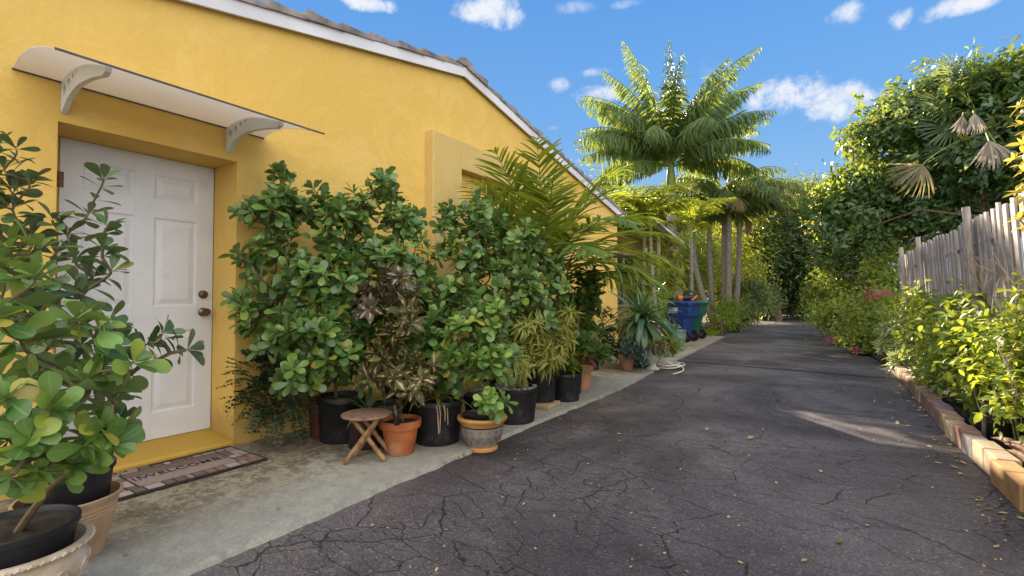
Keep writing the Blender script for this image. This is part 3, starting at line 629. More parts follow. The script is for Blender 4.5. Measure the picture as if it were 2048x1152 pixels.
for k, cn_ in enumerate(seq):
    ln_ = .243; yc = y + ln_ / 2; xc = np.interp(yc, DRa[:, 1], DRa[:, 0]) + .065 + rng.normal(0, .006)
    hgt = .145 + rng.normal(0, .006)
    m = MB().box((xc, yc, hgt / 2 - .002), (.115, ln_ - .006, hgt), .06 + rng.normal(0, .02))
    o = m.build('edging_block', BM[cn_], None, (xc, yc, 0), bevel=.009)
    tag(o, f'{cn_} concrete edging block, {ordn[k]} from the near end of the bed border', 'edging block', 'concrete edging blocks along the planting bed')
    y += ln_ + rng.uniform(.001, .007)
# ------------------------------------------------------------------ leaf materials
LM = {}
LM['clusia'] = leaf_mat('clusia_leaf', (.042, .115, .032), (.175, .315, .068), (.26, .42, .05), .22, .30, .6, vein=(.2, .3, .12), under=(.13, .20, .08), c_top=(.26, .36, .06), c_old=(.46, .36, .06))
LM['clusia_fresh'] = leaf_mat('clusia_fresh_leaf', (.065, .165, .038), (.22, .37, .075), (.32, .48, .06), .25, .34, .5, vein=(.3, .38, .14), under=(.14, .21, .08), c_top=(.36, .42, .06), c_old=(.50, .40, .07))
LM['clusia_dull'] = leaf_mat('clusia_dull_leaf', (.032, .078, .034), (.11, .19, .07), (.2, .3, .06), .2, .42, .45, vein=(.17, .24, .12), under=(.10, .14, .08), c_old=(.36, .30, .07))
LM['caric'] = leaf_mat('bronze_leaf', (.055, .040, .014), (.12, .13, .032), (.3, .26, .06), .2, .5, .3, patch=(.62, .44, .32))
LM['caric_pink'] = leaf_mat('dusky_leaf', (.06, .045, .028), (.16, .14, .09), (.3, .24, .12), .2, .5, .3, patch=(.58, .44, .38))
LM['song'] = leaf_mat('striped_leaf', (.07, .13, .025), (.14, .22, .04), (.45, .46, .06), .28, .42, .4, edge=(.52, .47, .11), thr=.62)
LM['striped_pale'] = leaf_mat('pale_striped_leaf', (.09, .17, .05), (.16, .25, .08), (.5, .56, .16), .28, .45, .4, edge=(.50, .52, .22), thr=.52)
LM['palm'] = leaf_mat('palm_leaf', (.055, .13, .022), (.17, .26, .035), (.55, .62, .05), .36, .36, .5, vein=(.3, .36, .08))
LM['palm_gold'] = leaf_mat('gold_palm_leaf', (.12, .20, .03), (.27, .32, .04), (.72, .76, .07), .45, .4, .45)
LM['palm_far'] = leaf_mat('far_palm_leaf', (.055, .115, .045), (.12, .20, .065), (.55, .64, .08), .36, .42, .4)
LM['palm_dry'] = leaf_mat('drying_palm_leaf', (.12, .11, .06), (.24, .21, .11), (.5, .42, .16), .3, .6, .3)
LM['drac'] = leaf_mat('dark_strap_leaf', (.055, .135, .055), (.14, .24, .11), (.18, .3, .05), .18, .28, .55, vein=(.03, .07, .03))
LM['brom'] = leaf_mat('bromeliad_leaf', (.07, .15, .02), (.17, .27, .035), (.45, .6, .05), .25, .33, .5)
LM['brom_red'] = leaf_mat('orange_bromeliad_leaf', (.13, .09, .03), (.50, .13, .04), (.8, .3, .08), .25, .35, .5)
LM['fern'] = leaf_mat('dark_leaflet', (.014, .036, .016), (.04, .075, .03), (.1, .18, .03), .12, .4, .4)
LM['succ'] = leaf_mat('blue_grey_leaf', (.045, .095, .085), (.10, .17, .14), (.12, .2, .12), .1, .5, .35)
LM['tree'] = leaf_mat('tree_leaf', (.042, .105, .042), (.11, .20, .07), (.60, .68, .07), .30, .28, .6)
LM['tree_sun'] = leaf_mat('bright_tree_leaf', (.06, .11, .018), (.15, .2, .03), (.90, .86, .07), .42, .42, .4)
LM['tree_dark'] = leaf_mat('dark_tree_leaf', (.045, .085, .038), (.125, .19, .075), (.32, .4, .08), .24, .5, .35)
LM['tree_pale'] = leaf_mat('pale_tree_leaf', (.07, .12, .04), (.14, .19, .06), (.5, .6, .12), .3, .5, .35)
LM['hedge'] = leaf_mat('hedge_leaf', (.075, .145, .03), (.19, .27, .05), (.72, .78, .09), .38, .38, .45, vein=(.22, .3, .07))
LM['lime'] = leaf_mat('lime_leaf', (.085, .17, .025), (.24, .33, .045), (.74, .80, .07), .36, .38, .45)
LM['yellow'] = leaf_mat('yellow_leaf', (.30, .27, .025), (.55, .40, .04), (1, .85, .1), .42, .4, .45)
LM['flower'] = leaf_mat('magenta_bract', (.38, .03, .12), (.62, .10, .24), (.95, .15, .35), .35, .5, .3)
LM['purple'] = leaf_mat('purple_leaf', (.05, .025, .05), (.10, .06, .09), (.3, .15, .2), .2, .4, .4)
LM['dead'] = leaf_mat('dead_frond', (.20, .17, .14), (.42, .37, .32), (.5, .42, .35), .25, .8, .2)
LM['fan'] = leaf_mat('fan_palm_leaf', (.05, .095, .05), (.12, .175, .09), (.45, .52, .14), .28, .4, .45)
LM['grass'] = leaf_mat('grass_blade', (.07, .13, .015), (.17, .23, .03), (.7, .75, .06), .4, .5, .3)
LM['litter'] = leaf_mat('dry_leaf', (.20, .13, .05), (.60, .48, .22), (.4, .3, .1), .1, .8, .2)

# ------------------------------------------------------------------ pots
def pot_black(root, c, r, h, name='pot', mat=None, taper=.86):
    mt = mat or M['black']; x, y, z = c
    MB().lathe([(r * taper * .98, z), (r * taper, z + .004), (r * .97, z + h * .86), (r * .985, z + h * .87), (r * 1.03, z + h * .88), (r * 1.035, z + h * .985), (r * 1.02, z + h), (r * .97, z + h), (r * .955, z + h * .98), (r * .93, z + h * .7)], (x, y, 0), 40, cap=(True, False)).build(name, mt, root, smooth=35)
    soil(root, x, y, z + h * .9, r * .95)
def soil(root, x, y, z, r):
    n = 26; a = np.linspace(0, 2 * PI, n, endpoint=False); V = [(x, y, z + .012)]; fc = []
    for k, f in enumerate((.5, 1)):
        V += [(x + r * f * math.cos(q), y + r * f * math.sin(q), z + rng.normal(0, .006)) for q in a]
    fc = [(0, 1 + j, 1 + (j + 1) % n) for j in range(n)] + [(1 + j, 1 + n + j, 1 + n + (j + 1) % n, 1 + (j + 1) % n) for j in range(n)]
    MB().add(V, fc).build('soil', M['dirt'], root, smooth=60)
def pot_terra(root, c, r, h, mat, collar=.24):
    x, y, z = c; rb = r * .66; k = 1 - collar; rm = rb + (r * .92 - rb) * k
    MB().lathe([(rb * .95, z), (rb, z + .005), (rm, z + h * k), (r * .985, z + h * k + .003), (r, z + h * k + .01), (r * 1.02, z + h * .97), (r * 1.01, z + h), (r * .93, z + h), (r * .9, z + h * .8)], (x, y, 0), 44, cap=(True, False)).build('pot', mat, root, smooth=35)
    soil(root, x, y, z + h * .88, r * .92)
Z0 = .033
def clusia(label, base, zb, blobs, Ln, W, leafm='clusia', tips=None, nstem=3, pairs=4, rose=8, group=None, pot=None, r0=.014, spread=.05, name='potted_shrub', stems_len=.3, den=2.1):
    base = np.array([base[0], base[1], 0.0]); root = thing(name, label, 'potted plant', (base[0], base[1], Z0), group)
    if pot: pot(root, base)
    if tips is None: P, D = blob_points(blobs, XW + .12, .3, den)
    else:
        P = np.array([at(*t) for t in tips]); P[:, 0] = np.maximum(P[:, 0], XW + .1); c = P.mean(0); D = nrm(P - c)
    D = nrm(D * .8 + np.array([0, 0, .75]) + rng.normal(0, .25, P.shape))
    D[:, 0] += np.clip((XW + .45 - P[:, 0]) * 1.4, 0, .7)
    bs = [base + np.array([math.cos(a) * spread, math.sin(a) * spread, zb]) for a in np.linspace(0, 6.28, nstem, endpoint=False)]
    br, paths = grow(bs, P, D, r0, .0032)
    mb = MB()
    for Q, r in br: mb.tube(Q, r, 6)
    mb.build('stem', M['stem'], root, smooth=60)
    lc = LC()
    for p, d, Q in zip(P, D, paths):
        rosette(lc, p, d, rose + int(rng.integers(-1, 2)), Ln, W, 18, 88, .32)
        seg = np.concatenate([[0], np.cumsum(np.linalg.norm(np.diff(Q, axis=0), axis=1))]); tot = seg[-1]
        for k in range(pairs):
            s = tot - .035 - k * stems_len / pairs
            if s < tot * .12: break
            q = np.array([np.interp(s, seg, Q[:, j]) for j in range(3)]); ax = nrm(np.array([np.interp(min(s + .01, tot), seg, Q[:, j]) for j in range(3)]) - q)
            rosette(lc, q, ax, 2 if k else 3, Ln * 1.05, W * 1.05, 58, 95, .4, phase=k * 1.57 + rng.random() * .5)
    lc.build('foliage', T_OBOV, LM[leafm], root, xmin=XW + .02, zmin=.05)
    return root

# ------------------------------------------------------------------ foreground pair beside the door
uc = on_ground(60, 1110, .29)   # rim height of the urn
ux, uy = -2.345, .455
urn = thing('urn_planter', 'cream stone urn with carved scrolls, in the bottom left corner', 'planter', (ux, uy, Z0))
R = .20
UZ = .86
MB().lathe([(r_, Z0 + (z_ - Z0) * UZ) for r_, z_ in [(.10, Z0), (.115, Z0 + .015), (.095, Z0 + .04), (.15, Z0 + .08), (.188, Z0 + .14), (.195, Z0 + .19), (.182, Z0 + .225), (.178, Z0 + .235), (.196, Z0 + .245), (.204, Z0 + .258), (.20, Z0 + .272), (.185, Z0 + .272), (.175, Z0 + .25), (.15, Z0 + .15)]], (ux, uy, 0), 56, cap=(True, False)).build('bowl', M['urn'], urn, smooth=40)
for k in range(7):
    orn = MB()                                           # relief scrolls round the bowl
    a0 = k * 2 * PI / 7 + .25
    def onb(a, z): 
        r = np.interp(z, [.06, .10, .16, .20, .24], [.13, .166, .19, .194, .186]); return (ux + r * math.cos(a), uy + r * math.sin(a), z * UZ + Z0)
    for sgn in (-1, 1):
        P = [onb(a0 + sgn * (.19 - .13 * (1 - q) ** .8 * math.cos(q * 8.5)), .148 + .048 * (1 - q) ** .8 * math.sin(q * 8.5)) for q in np.linspace(0, .93, 22)]
        orn.tube(P, np.linspace(.0075, .004, 22), 6)
    for q in range(5):
        P = [onb(a0 + (q - 2) * .05 * s, .085 + .10 * s) for s in np.linspace(0, 1, 6)]; orn.tube(P, [.004, .007, .009, .008, .006, .003], 6)
    orn.build('carved_scroll', M['urn'], urn, smooth=60)
orn = MB()
for k in range(44):
    a = k * 2 * PI / 44; orn.tube([(ux + .205 * math.cos(a + d), uy + .205 * math.sin(a + d), Z0 + .259 * UZ + e) for d, e in ((-.05, -.004), (0, .003), (.05, -.004))], [.003, .006, .003], 5)
orn.build('beaded_rim', M['urn'], urn, smooth=60)
def pot_in_urn(root, b): pot_black(root, (b[0], b[1], .15), .165, .19, 'nursery_pot')
clusia('shrub with big fresh green paddle leaves, its black pot set in the carved urn', (ux, uy), .32, None, .105, .057, 'clusia_fresh',
       tips=[(72, 555, 1.55), (150, 640, 1.6), (45, 690, 1.6), (195, 660, 1.62), (262, 728, 1.62), (100, 815, 1.5), (190, 855, 1.58), (225, 890, 1.62), (25, 950, 1.42), (15, 800, 1.45), (125, 745, 1.68), (230, 790, 1.75),
             (5, 540, 1.6), (165, 765, 1.58), (150, 930, 1.62), (60, 880, 1.45), (0, 640, 1.5), (205, 735, 1.7), (105, 680, 1.75), (70, 940, 1.5), (170, 890, 1.55), (20, 880, 1.5), (120, 880, 1.62), (240, 850, 1.7), (80, 500, 1.65), (20, 500, 1.6), (-40, 720, 1.5), (-30, 860, 1.45), (60, 770, 1.7)],
       rose=9, pairs=3, pot=pot_in_urn, nstem=2, r0=.013, spread=.03, stems_len=.2)
tx_, ty_ = -2.70, .685
tp = thing('clay_planter', 'weathered tan clay pot with ridged rim, behind the carved urn', 'planter', (tx_, ty_, Z0))
MB().lathe([(.115, Z0), (.12, Z0 + .01), (.155, Z0 + .17), (.158, Z0 + .175), (.156, Z0 + .182), (.161, Z0 + .188), (.158, Z0 + .197), (.164, Z0 + .203), (.162, Z0 + .21), (.168, Z0 + .225), (.178, Z0 + .24), (.18, Z0 + .25), (.168, Z0 + .252), (.15, Z0 + .2)], (tx_, ty_, 0), 44, wob=.008, cap=(True, False)).build('pot', M['tanpot'], tp, smooth=40)
def pot_in_tan(root, b): pot_black(root, (b[0], b[1], .21), .148, .20, 'nursery_pot')
clusia('tall open shrub reaching across the white door, its black pot in the tan clay planter', (tx_, ty_), .38, None, .112, .050, 'clusia_dull',
       tips=[(33, 300, 2.15), (207, 362, 2.3), (213, 455, 2.25), (205, 500, 2.2), (222, 545, 2.2), (60, 365, 2.2), (25, 420, 2.15), (105, 440, 2.2), (135, 470, 2.25), (165, 590, 2.15), (322, 668, 2.25), (372, 700, 2.3), (290, 690, 2.2),
             (60, 480, 2.2), (8, 340, 2.15), (100, 560, 2.1), (215, 640, 2.15), (120, 680, 2.1), (200, 730, 2.1), (240, 770, 2.2), (150, 520, 2.25), (40, 560, 2.2), (175, 430, 2.3), (240, 690, 2.15), (20, 480, 2.2), (-30, 400, 2.1), (-20, 560, 2.1), (70, 640, 2.2), (110, 760, 2.15), (250, 850, 2.2), (165, 690, 2.2), (0, 290, 2.2), (20, 380, 2.25), (50, 520, 2.15), (185, 555, 2.25), (90, 600, 2.2), (150, 650, 2.2), (30, 640, 2.15), (75, 700, 2.2), (190, 770, 2.25), (130, 820, 2.1), (-25, 330, 2.2), (-40, 480, 2.2), (40, 460, 2.3), (110, 510, 2.3), (205, 680, 2.25), (230, 840, 2.15), (60, 600, 2.3)],
       rose=7, pairs=5, pot=pot_in_tan, nstem=3, r0=.014, spread=.035, stems_len=.34)

# ------------------------------------------------------------------ the row of potted shrubs along the wall
GR = 'potted shrubs along the yellow wall'
pb = lambda r, h, m=None: (lambda root, b: pot_black(root, (b[0], b[1], Z0), r, h, mat=m))
clusia('broad dark green paddle-leaved shrub nearest the white door', (-3.22, 2.42), .34, [(548, 420, 3.62, 62, 52, .25, 15), (560, 355, 3.65, 16, 14, .08, 2), (660, 450, 3.7, 60, 60, .3, 12), (550, 540, 3.5, 75, 70, .3, 17), (650, 560, 3.4, 70, 70, .25, 16), (622, 650, 3.3, 70, 55, .22, 15), (600, 740, 3.3, 45, 40, .2, 7), (500, 620, 3.55, 25, 50, .15, 5), (638, 385, 3.7, 14, 12, .05, 1), (660, 700, 3.4, 50, 50, .2, 9), (690, 640, 3.5, 40, 50, .2, 8), (560, 680, 3.5, 40, 45, .2, 8)],
         .115, .056, 'clusia', pot=pb(.18, .34), group=GR, nstem=4, pairs=4)
clusia('dense shrub with a tall leafy spike in front of the plain yellow wall', (-3.25, 3.1), .34, [(765, 365, 4.0, 24, 28, .12, 5), (725, 420, 3.95, 48, 45, .25, 10), (800, 430, 4.0, 50, 48, .25, 11), (760, 520, 3.85, 70, 70, .3, 16), (690, 520, 3.75, 40, 60, .2, 7), (845, 520, 4.0, 40, 60, .25, 8), (800, 610, 3.8, 55, 50, .2, 9), (730, 640, 3.75, 50, 60, .2, 10), (740, 740, 3.7, 50, 45, .2, 7), (830, 680, 3.8, 40, 60, .2, 8)],
       .115, .054, 'clusia', pot=pb(.18, .34), group=GR, nstem=3, pairs=4)
clusia('round-leaved shrub in the middle of the row, above the big black pot', (-2.85, 3.12), .36, [(905, 600, 3.8, 60, 55, .22, 13), (870, 680, 3.65, 48, 55, .18, 9), (855, 590, 3.85, 45, 50, .2, 9), (960, 650, 3.8, 45, 50, .2, 8), (890, 760, 3.6, 30, 35, .12, 4), (930, 720, 3.8, 40, 45, .15, 7), (990, 720, 3.9, 40, 45, .15, 6)],
       .112, .060, 'clusia', pot=pb(.17, .33), group=GR, nstem=3, pairs=4)
clusia('tall upright shrub in front of the wall surround, with the potted palm behind it', (-2.85, 4.0), .34, [(965, 420, 4.5, 42, 40, .2, 8), (940, 500, 4.4, 60, 50, .25, 13), (1020, 480, 4.6, 55, 55, .25, 11), (985, 570, 4.4, 75, 60, .28, 16), (1060, 580, 4.6, 40, 60, .2, 7), (1010, 660, 4.4, 45, 50, .2, 9), (885, 440, 4.5, 24, 40, .12, 4), (1060, 500, 4.8, 40, 50, .2, 8), (1100, 600, 5.0, 45, 60, .2, 9), (1050, 590, 4.2, 40, 45, .15, 8), (1085, 640, 4.3, 25, 30, .1, 4), (1100, 560, 4.9, 40, 40, .2, 6)],
       .120, .060, 'clusia', pot=pb(.18, .34), group=GR, nstem=3, pairs=4)
clusia('slim dark round-leaved shrub, last in the row before the yellow wall ends', (-2.8, 5.3), .3, [(1168, 590, 6.0, 36, 60, .22, 18), (1145, 660, 5.9, 42, 45, .2, 11), (1180, 680, 5.7, 26, 38, .15, 6), (1205, 715, 5.5, 12, 18, .08, 2)],
       .14, .072, 'clusia', pot=pb(.18, .3), group=GR, nstem=2, pairs=4)
def pot_pattern(root, b):
    x, y = b[0], b[1]; z = .005
    MB().lathe([(.105, z), (.115, z + .004), (.118, z + .018), (.10, z + .032), (.104, z + .036)], (x, y, 0), 48, cap=(True, False)).build('foot', OCH, root, smooth=40)
    bd = MB().lathe([(.10, z + .03), (.128, z + .075), (.150, z + .13), (.158, z + .178)], (x, y, 0), 48)
    bd.build('pot', GREYP, root, smooth=40)
    ln = MB()
    for k in range(16):
        a = k * 2 * PI / 16
        for s in (-1, 1):
            for q in (0, .045, .09):
                P = [(x + r * math.cos(a + s * d), y + r * math.sin(a + s * d), zz + z) for r, d, zz in ((.1585 - q * .16, .19, .165 - q), (.146 - q * .2, .095, .118 - q * .75), (.1295 - q * .12, .0, .076 - q * .4))]
                if q < .09 : ln.tube(P, .0017, 4)
    ln.build('incised_pattern', surf('pattern_line', (.10, .085, .075), (.16, .14, .12), 20, .7), root)
    MB().lathe([(.150, z + .178), (.152, z + .188)], (x, y, 0), 48).build('band', M['black'], root, smooth=40)
    MB().lathe([(.158, z + .187), (.166, z + .205), (.178, z + .215), (.186, z + .232), (.180, z + .246), (.165, z + .248), (.155, z + .235), (.15, z + .2)], (x, y, 0), 48).build('rim', OCH, root, smooth=40)
    MB().lathe([(.13, z + .2), (.142, z + .255), (.146, z + .262), (.138, z + .262), (.13, z + .24)], (x, y, 0), 40).build('liner', M['black'], root, smooth=40)
    soil(root, x, y, z + .242, .13)
OCH = surf('ochre_glaze', (.40, .19, .055), (.52, .28, .10), 8, .4, 30, .1); GREYP = surf('grey_glaze', (.19, .165, .15), (.27, .24, .21), 18, .55, 60, .3)
clusia('small pale green shrub in the grey patterned pot with an ochre rim', (-2.23, 2.90), .22, [(930, 660, 3.5, 40, 40, .14, 6), (960, 720, 3.5, 50, 45, .16, 8), (985, 800, 3.45, 30, 22, .1, 4), (905, 730, 3.45, 24, 30, .1, 4), (990, 640, 3.6, 24, 40, .1, 4)],
       .105, .055, 'clusia_fresh', pot=pot_pattern, nstem=4, pairs=3, r0=.008, spread=.03, rose=8)

# bronze caricature plants -------------------------------------------------------------------------
def leafy(name, label, base, zb, blobs, Tm, lm, Ln, W, n, cat='potted plant', pot=None, nstem=4, r0=.008, spread=.03, K=.4, a0=25, a1=95, stem='stem', pairs=0, group=None, xmin=XW + .02, zmin=.05, updir=.75, plen=.2, tips=None, clampx=XW + .12, baseZ=Z0, extra=None, lden=1.25):
    base = np.array([base[0], base[1], 0.0]); root = thing(name, label, cat, (base[0], base[1], baseZ), group)
    if pot: pot(root, base)
    if tips is None: P, D = blob_points(blobs, clampx, .35, lden)
    else: P = np.array([at(*t) for t in tips]); D = nrm(P - P.mean(0))
    D = nrm(D * .8 + np.array([0, 0, updir]) + rng.normal(0, .25, P.shape))
    bs = [base + np.array([math.cos(a) * spread, math.sin(a) * spread, zb]) for a in np.linspace(0, 6.28, nstem, endpoint=False)]
    br, paths = grow(bs, P, D, r0, .0025); mb = MB()
    for Q, r in br: mb.tube(Q, r, 5)
    mb.build('stem', M[stem], root, smooth=60); lc = LC()
    for p, d, Q in zip(P, D, paths):
        rosette(lc, p, d, n + int(rng.integers(-1, 2)), Ln, W, a0, a1, K)
        seg = np.concatenate([[0], np.cumsum(np.linalg.norm(np.diff(Q, axis=0), axis=1))]); tot = seg[-1]
        for k in range(pairs):
            s = tot - .03 - k * plen / pairs
            if s < tot * .1: break
            q = np.array([np.interp(s, seg, Q[:, j]) for j in range(3)]); rosette(lc, q, d, 3, Ln * 1.05, W * 1.05, 55, 105, K)
    lc.build('foliage', Tm, LM[lm], root, xmin=xmin, zmin=zmin)
    if extra: extra(root, P, D)
    return root
pt = lambda r, h, m: (lambda root, b: pot_terra(root, (b[0], b[1], Z0), r, h, m))
leafy('variegated_plant', 'bronze leaved plant with cream splashes in the orange terracotta pot', (-2.60, 2.44), .2, [(790, 690, 3.35, 42, 55, .14, 13), (750, 730, 3.3, 30, 40, .1, 7), (845, 740, 3.3, 26, 40, .1, 6), (800, 620, 3.4, 40, 40, .12, 8), (815, 770, 3.3, 40, 24, .1, 5)], T_LANCE, 'caric', .125, .052, 6, pot=pt(.145, .235, M['terra']), pairs=3, lden=.95)
leafy('variegated_plant', 'dusky purple and cream plant among the shrubs, higher than the orange pot plant', (-2.92, 2.62), .28, [(800, 565, 3.5, 45, 28, .14, 7), (735, 600, 3.45, 34, 34, .12, 6)], T_LANCE, 'caric_pink', .13, .058, 7, pot=pb(.14, .28), pairs=1)
# dark small leaved shrub at the foot of the wall ---------------------------------------------------
def pinnate(lc, P, D, n, ll, lw, stalk):
    for p, d in zip(P, D):
        d, A, B = frame(d); s = np.linspace(.2, 1, n)
        for sg in (-1, 1):
            lc.add(p + d * (s * stalk)[:, None] - np.array([0, 0, .05]) * (s ** 2)[:, None], d * .45 + A * sg * .9 + rng.normal(0, .1, (n, 3)), B * (1 if B[2] > 0 else -1) + rng.normal(0, .2, (n, 3)), ll * rng.uniform(.8, 1.1, n), lw, .3)
root = thing('potted_shrub', 'low dark small-leaved shrub at the foot of the wall beside the door step', 'potted plant', (-3.4, 2.45, Z0))
pot_black(root, (-3.4, 2.45, Z0), .17, .28, mat=surf('dark_clay', (.06, .02, .012), (.11, .04, .024), 7, .8))
P, D = blob_points([(520, 755, 3.75, 55, 40, .2, 75), (560, 790, 3.6, 45, 38, .2, 55), (490, 790, 3.8, 30, 25, .15, 26), (600, 740, 3.65, 40, 40, .2, 40), (590, 800, 3.55, 35, 30, .15, 25)], XW + .06)
D = nrm(D + np.array([0, 0, .2])); br, pa = grow([np.array([-3.4 + .03 * k, 2.45, .3]) for k in range(3)], P, D, .008, .002); mb = MB()
for Q, r in br: mb.tube(Q, r, 5)
mb.build('stem', M['stem'], root); lc = LC(); pinnate(lc, P, D, 7, .042, .018, .17); lc.build('foliage', T_LANCE, LM['fern'], root, xmin=XW + .01, zmin=.05)

# strap leaved plants -----------------------------------------------------------------------------
def straps(name, label, base, zb, n, Ln, W, K, lm, a0, a1, pot=None, heads=((0, 0, 0),), extra=None, group=None, cat='potted plant', zmin=.04, xmin=XW + .03, stem=None, baseZ=Z0):
    root = thing(name, label, cat, (base[0], base[1], baseZ), group); b = np.array([base[0], base[1], 0.0])
    if pot: pot(root, b)
    lc = LC()
    for h in heads: rosette(lc, b + np.array([h[0], h[1], zb + h[2]]), np.array([h[0] * .8 + rng.normal(0, .06), h[1] * .8 + rng.normal(0, .06), 1]), n, Ln, W, a0, a1, K, jit=.1)
    if stem:
        mb = MB()
        for h in heads: mb.tube([b + np.array([h[0] * .3, h[1] * .3, stem]), b + np.array([h[0], h[1], zb + h[2] + .02])], [.02, .016], 8)
        mb.build('stem', M['stem'], root)
    lc.build('foliage', T_STRAP, LM[lm], root, xmin=xmin, zmin=zmin)
    if extra: extra(root, b)
    return root
def roots_(root, b):
    mb = MB()
    for k in range(4):
        q = b + np.array([.13 + rng.normal(0, .03), -.14 + rng.normal(0, .05), .34]); mb.tube([q, q + np.array([.03, -.02, -.05]), q + np.array([.035 + rng.normal(0, .01), -.03, -.09 - .1 * rng.random()])], [.005, .004, .0025], 5)
    mb.build('hanging_root', M['tanpot'], root)
straps('spider_plant', 'arching striped strap-leaved plant in the big black pot beside the orange pot', (-2.58, 2.80), .33, 26, .36, .034, 1.5, 'song', 12, 98, pot=pb(.19, .32), extra=roots_)
straps('striped_plant', 'low strap-leaved plant in the dark square-looking pot behind the stool', (-2.93, 2.42), .28, 12, .32, .03, 1.0, 'drac', 15, 75, pot=lambda root, b: pot_black(root, (b[0], b[1], Z0), .15, .26, mat=surf('brown_glaze', (.018, .009, .008), (.045, .026, .022), 12, .25, stretch=(1, 1, .3))))
def song(label, base, zb, blobs, pot, extra=None):
    return leafy('striped_shrub', label, base, zb, blobs, T_STRAP, 'song', .19, .021, 18, pot=pot, K=1.5, a0=15, a1=125, pairs=12, plen=.5, nstem=5, r0=.011, spread=.06, extra=extra)
PEB = surf('pebble', (.12, .15, .17), (.45, .45, .42), 30, .35, c3=(.06, .07, .08))
def pebbles(root, P, D):
    mb = MB(); b = ROOTLOC[root.name]
    for k in range(90):
        a = rng.random() * 6.28; r = .19 * math.sqrt(rng.random()); s = rng.uniform(.011, .021); m = MB().lathe([(0.001, -.5), (.75, -.42), (1, 0), (.75, .42), (.001, .5)], (0, 0, 0), 8)
        an = rng.random() * 6.28; V = m.V[0] * [s * 1.3, s * .85, s]; ca, sa = math.cos(an), math.sin(an); V = np.stack([V[:, 0] * ca - V[:, 1] * sa, V[:, 0] * sa + V[:, 1] * ca, V[:, 2]], 1)
        mb.add(V + np.array([b[0] + r * math.cos(a), b[1] + r * math.sin(a), .315 + .02 * rng.random()]), m.Fc)
    mb.build('pebbles', PEB, root, smooth=80)
song('yellow striped shrub in the wide black pot topped with pebbles', (-2.46, 3.66), .3, [(1050, 660, 4.3, 34, 50, .2, 10), (1035, 710, 4.2, 30, 40, .16, 8), (1075, 700, 4.25, 26, 45, .14, 6)], pb(.215, .30), pebbles)
song('golden striped shrub in the black pot standing on a tan block', (-2.60, 4.36), .34, [(1125, 640, 4.95, 34, 50, .18, 13), (1100, 700, 4.85, 28, 40, .14, 8)], lambda root, b: pot_black(root, (b[0], b[1], .075), .17, .30))
kb = MB().box((-2.56, 4.30, .053), (.3, .3, .04), .1).build('paving_block', BM['tan'], None, (-2.56, 4.30, .033), bevel=.006); tag(kb, 'flat tan paving block under the black pot of the golden striped shrub', 'paving block')
straps('bromeliad', 'bright green bromeliads crowded in a black pot near the shorter terracotta pot', (-2.50, 4.72), .33, 15, .27, .036, .9, 'brom', 12, 88, pot=pb(.165, .29), heads=((0, -.09, .02), (.08, .05, 0), (-.08, .06, .03), (.06, -.05, .05)))
rt = thing('black_pot', 'narrow black pot squeezed between the bromeliad pot and the pale terracotta pot', 'pot', (-2.62, 5.10, Z0)); pot_black(rt, (-2.62, 5.10, Z0), .12, .30)
straps('bromeliad', 'orange and olive bromeliad in the pale terracotta pot', (-2.66, 5.42), .32, 20, .26, .042, .7, 'brom_red', 12, 92, pot=pt(.15, .30, M['terra_pale']), heads=((0, 0, .02), (.04, .05, .08)))
rt = thing('black_pot', 'plain black pot right behind the patterned pot, next to the pebble-topped one', 'pot', (-2.50, 3.25, Z0)); pot_black(rt, (-2.50, 3.25, Z0), .15, .29)
# the big potted palm ------------------------------------------------------------------------------
pr = thing('potted_palm', 'large potted palm with broad arching fronds in front of the yellow wall', 'potted palm', (-2.95, 5.0, Z0)); pot_black(pr, (-2.95, 5.0, Z0), .2, .33)
lc = LC(); mb = MB(); tk = MB()
for k in range(5):
    a = k * 1.3; q0 = np.array([-2.95 + .06 * math.cos(a), 5.0 + .06 * math.sin(a), .3]); tk.tube([q0, q0 + np.array([.02 * math.cos(a), .02 * math.sin(a), .5]), q0 + np.array([.05 * math.cos(a), .06 * math.sin(a), .95])], [.028, .024, .018], 8)
tk.build('trunk', M['greenstem'], pr, smooth=60)
cb = np.array([-2.95, 5.0, 1.2])
for rel, el, ln_, dr in [(240, 70, 1.75, 34), (262, 78, 1.75, 45), (225, 66, 1.55, 40), (245, 48, 1.75, 60), (238, 36, 1.5, 55), (20, 76, 1.75, 55), (0, 66, 1.75, 80), (345, 58, 1.75, 85), (10, 48, 1.7, 75), (335, 44, 1.7, 85), (60, 62, 1.8, 70), (300, 62, 1.8, 85), (320, 30, 1.6, 70), (285, 50, 1.5, 80), (355, 30, 1.5, 65), (30, 30, 1.5, 60), (270, 66, 1.7, 60), (350, 82, 1.8, 55)]:
    frond(lc, mb, cb + rng.normal(0, .04, 3), TH + math.radians(rel), el, ln_, dr, .50, .046, 30, hang=.26, vee=.4, r=.013, s0=.22, K=.45, sweep=48)
mb.build('frond_stalk', M['greenstem'], pr, smooth=60); lc.build('frond', T_STRAP, LM['palm'], pr, xmin=XW + .02, zmin=.1)
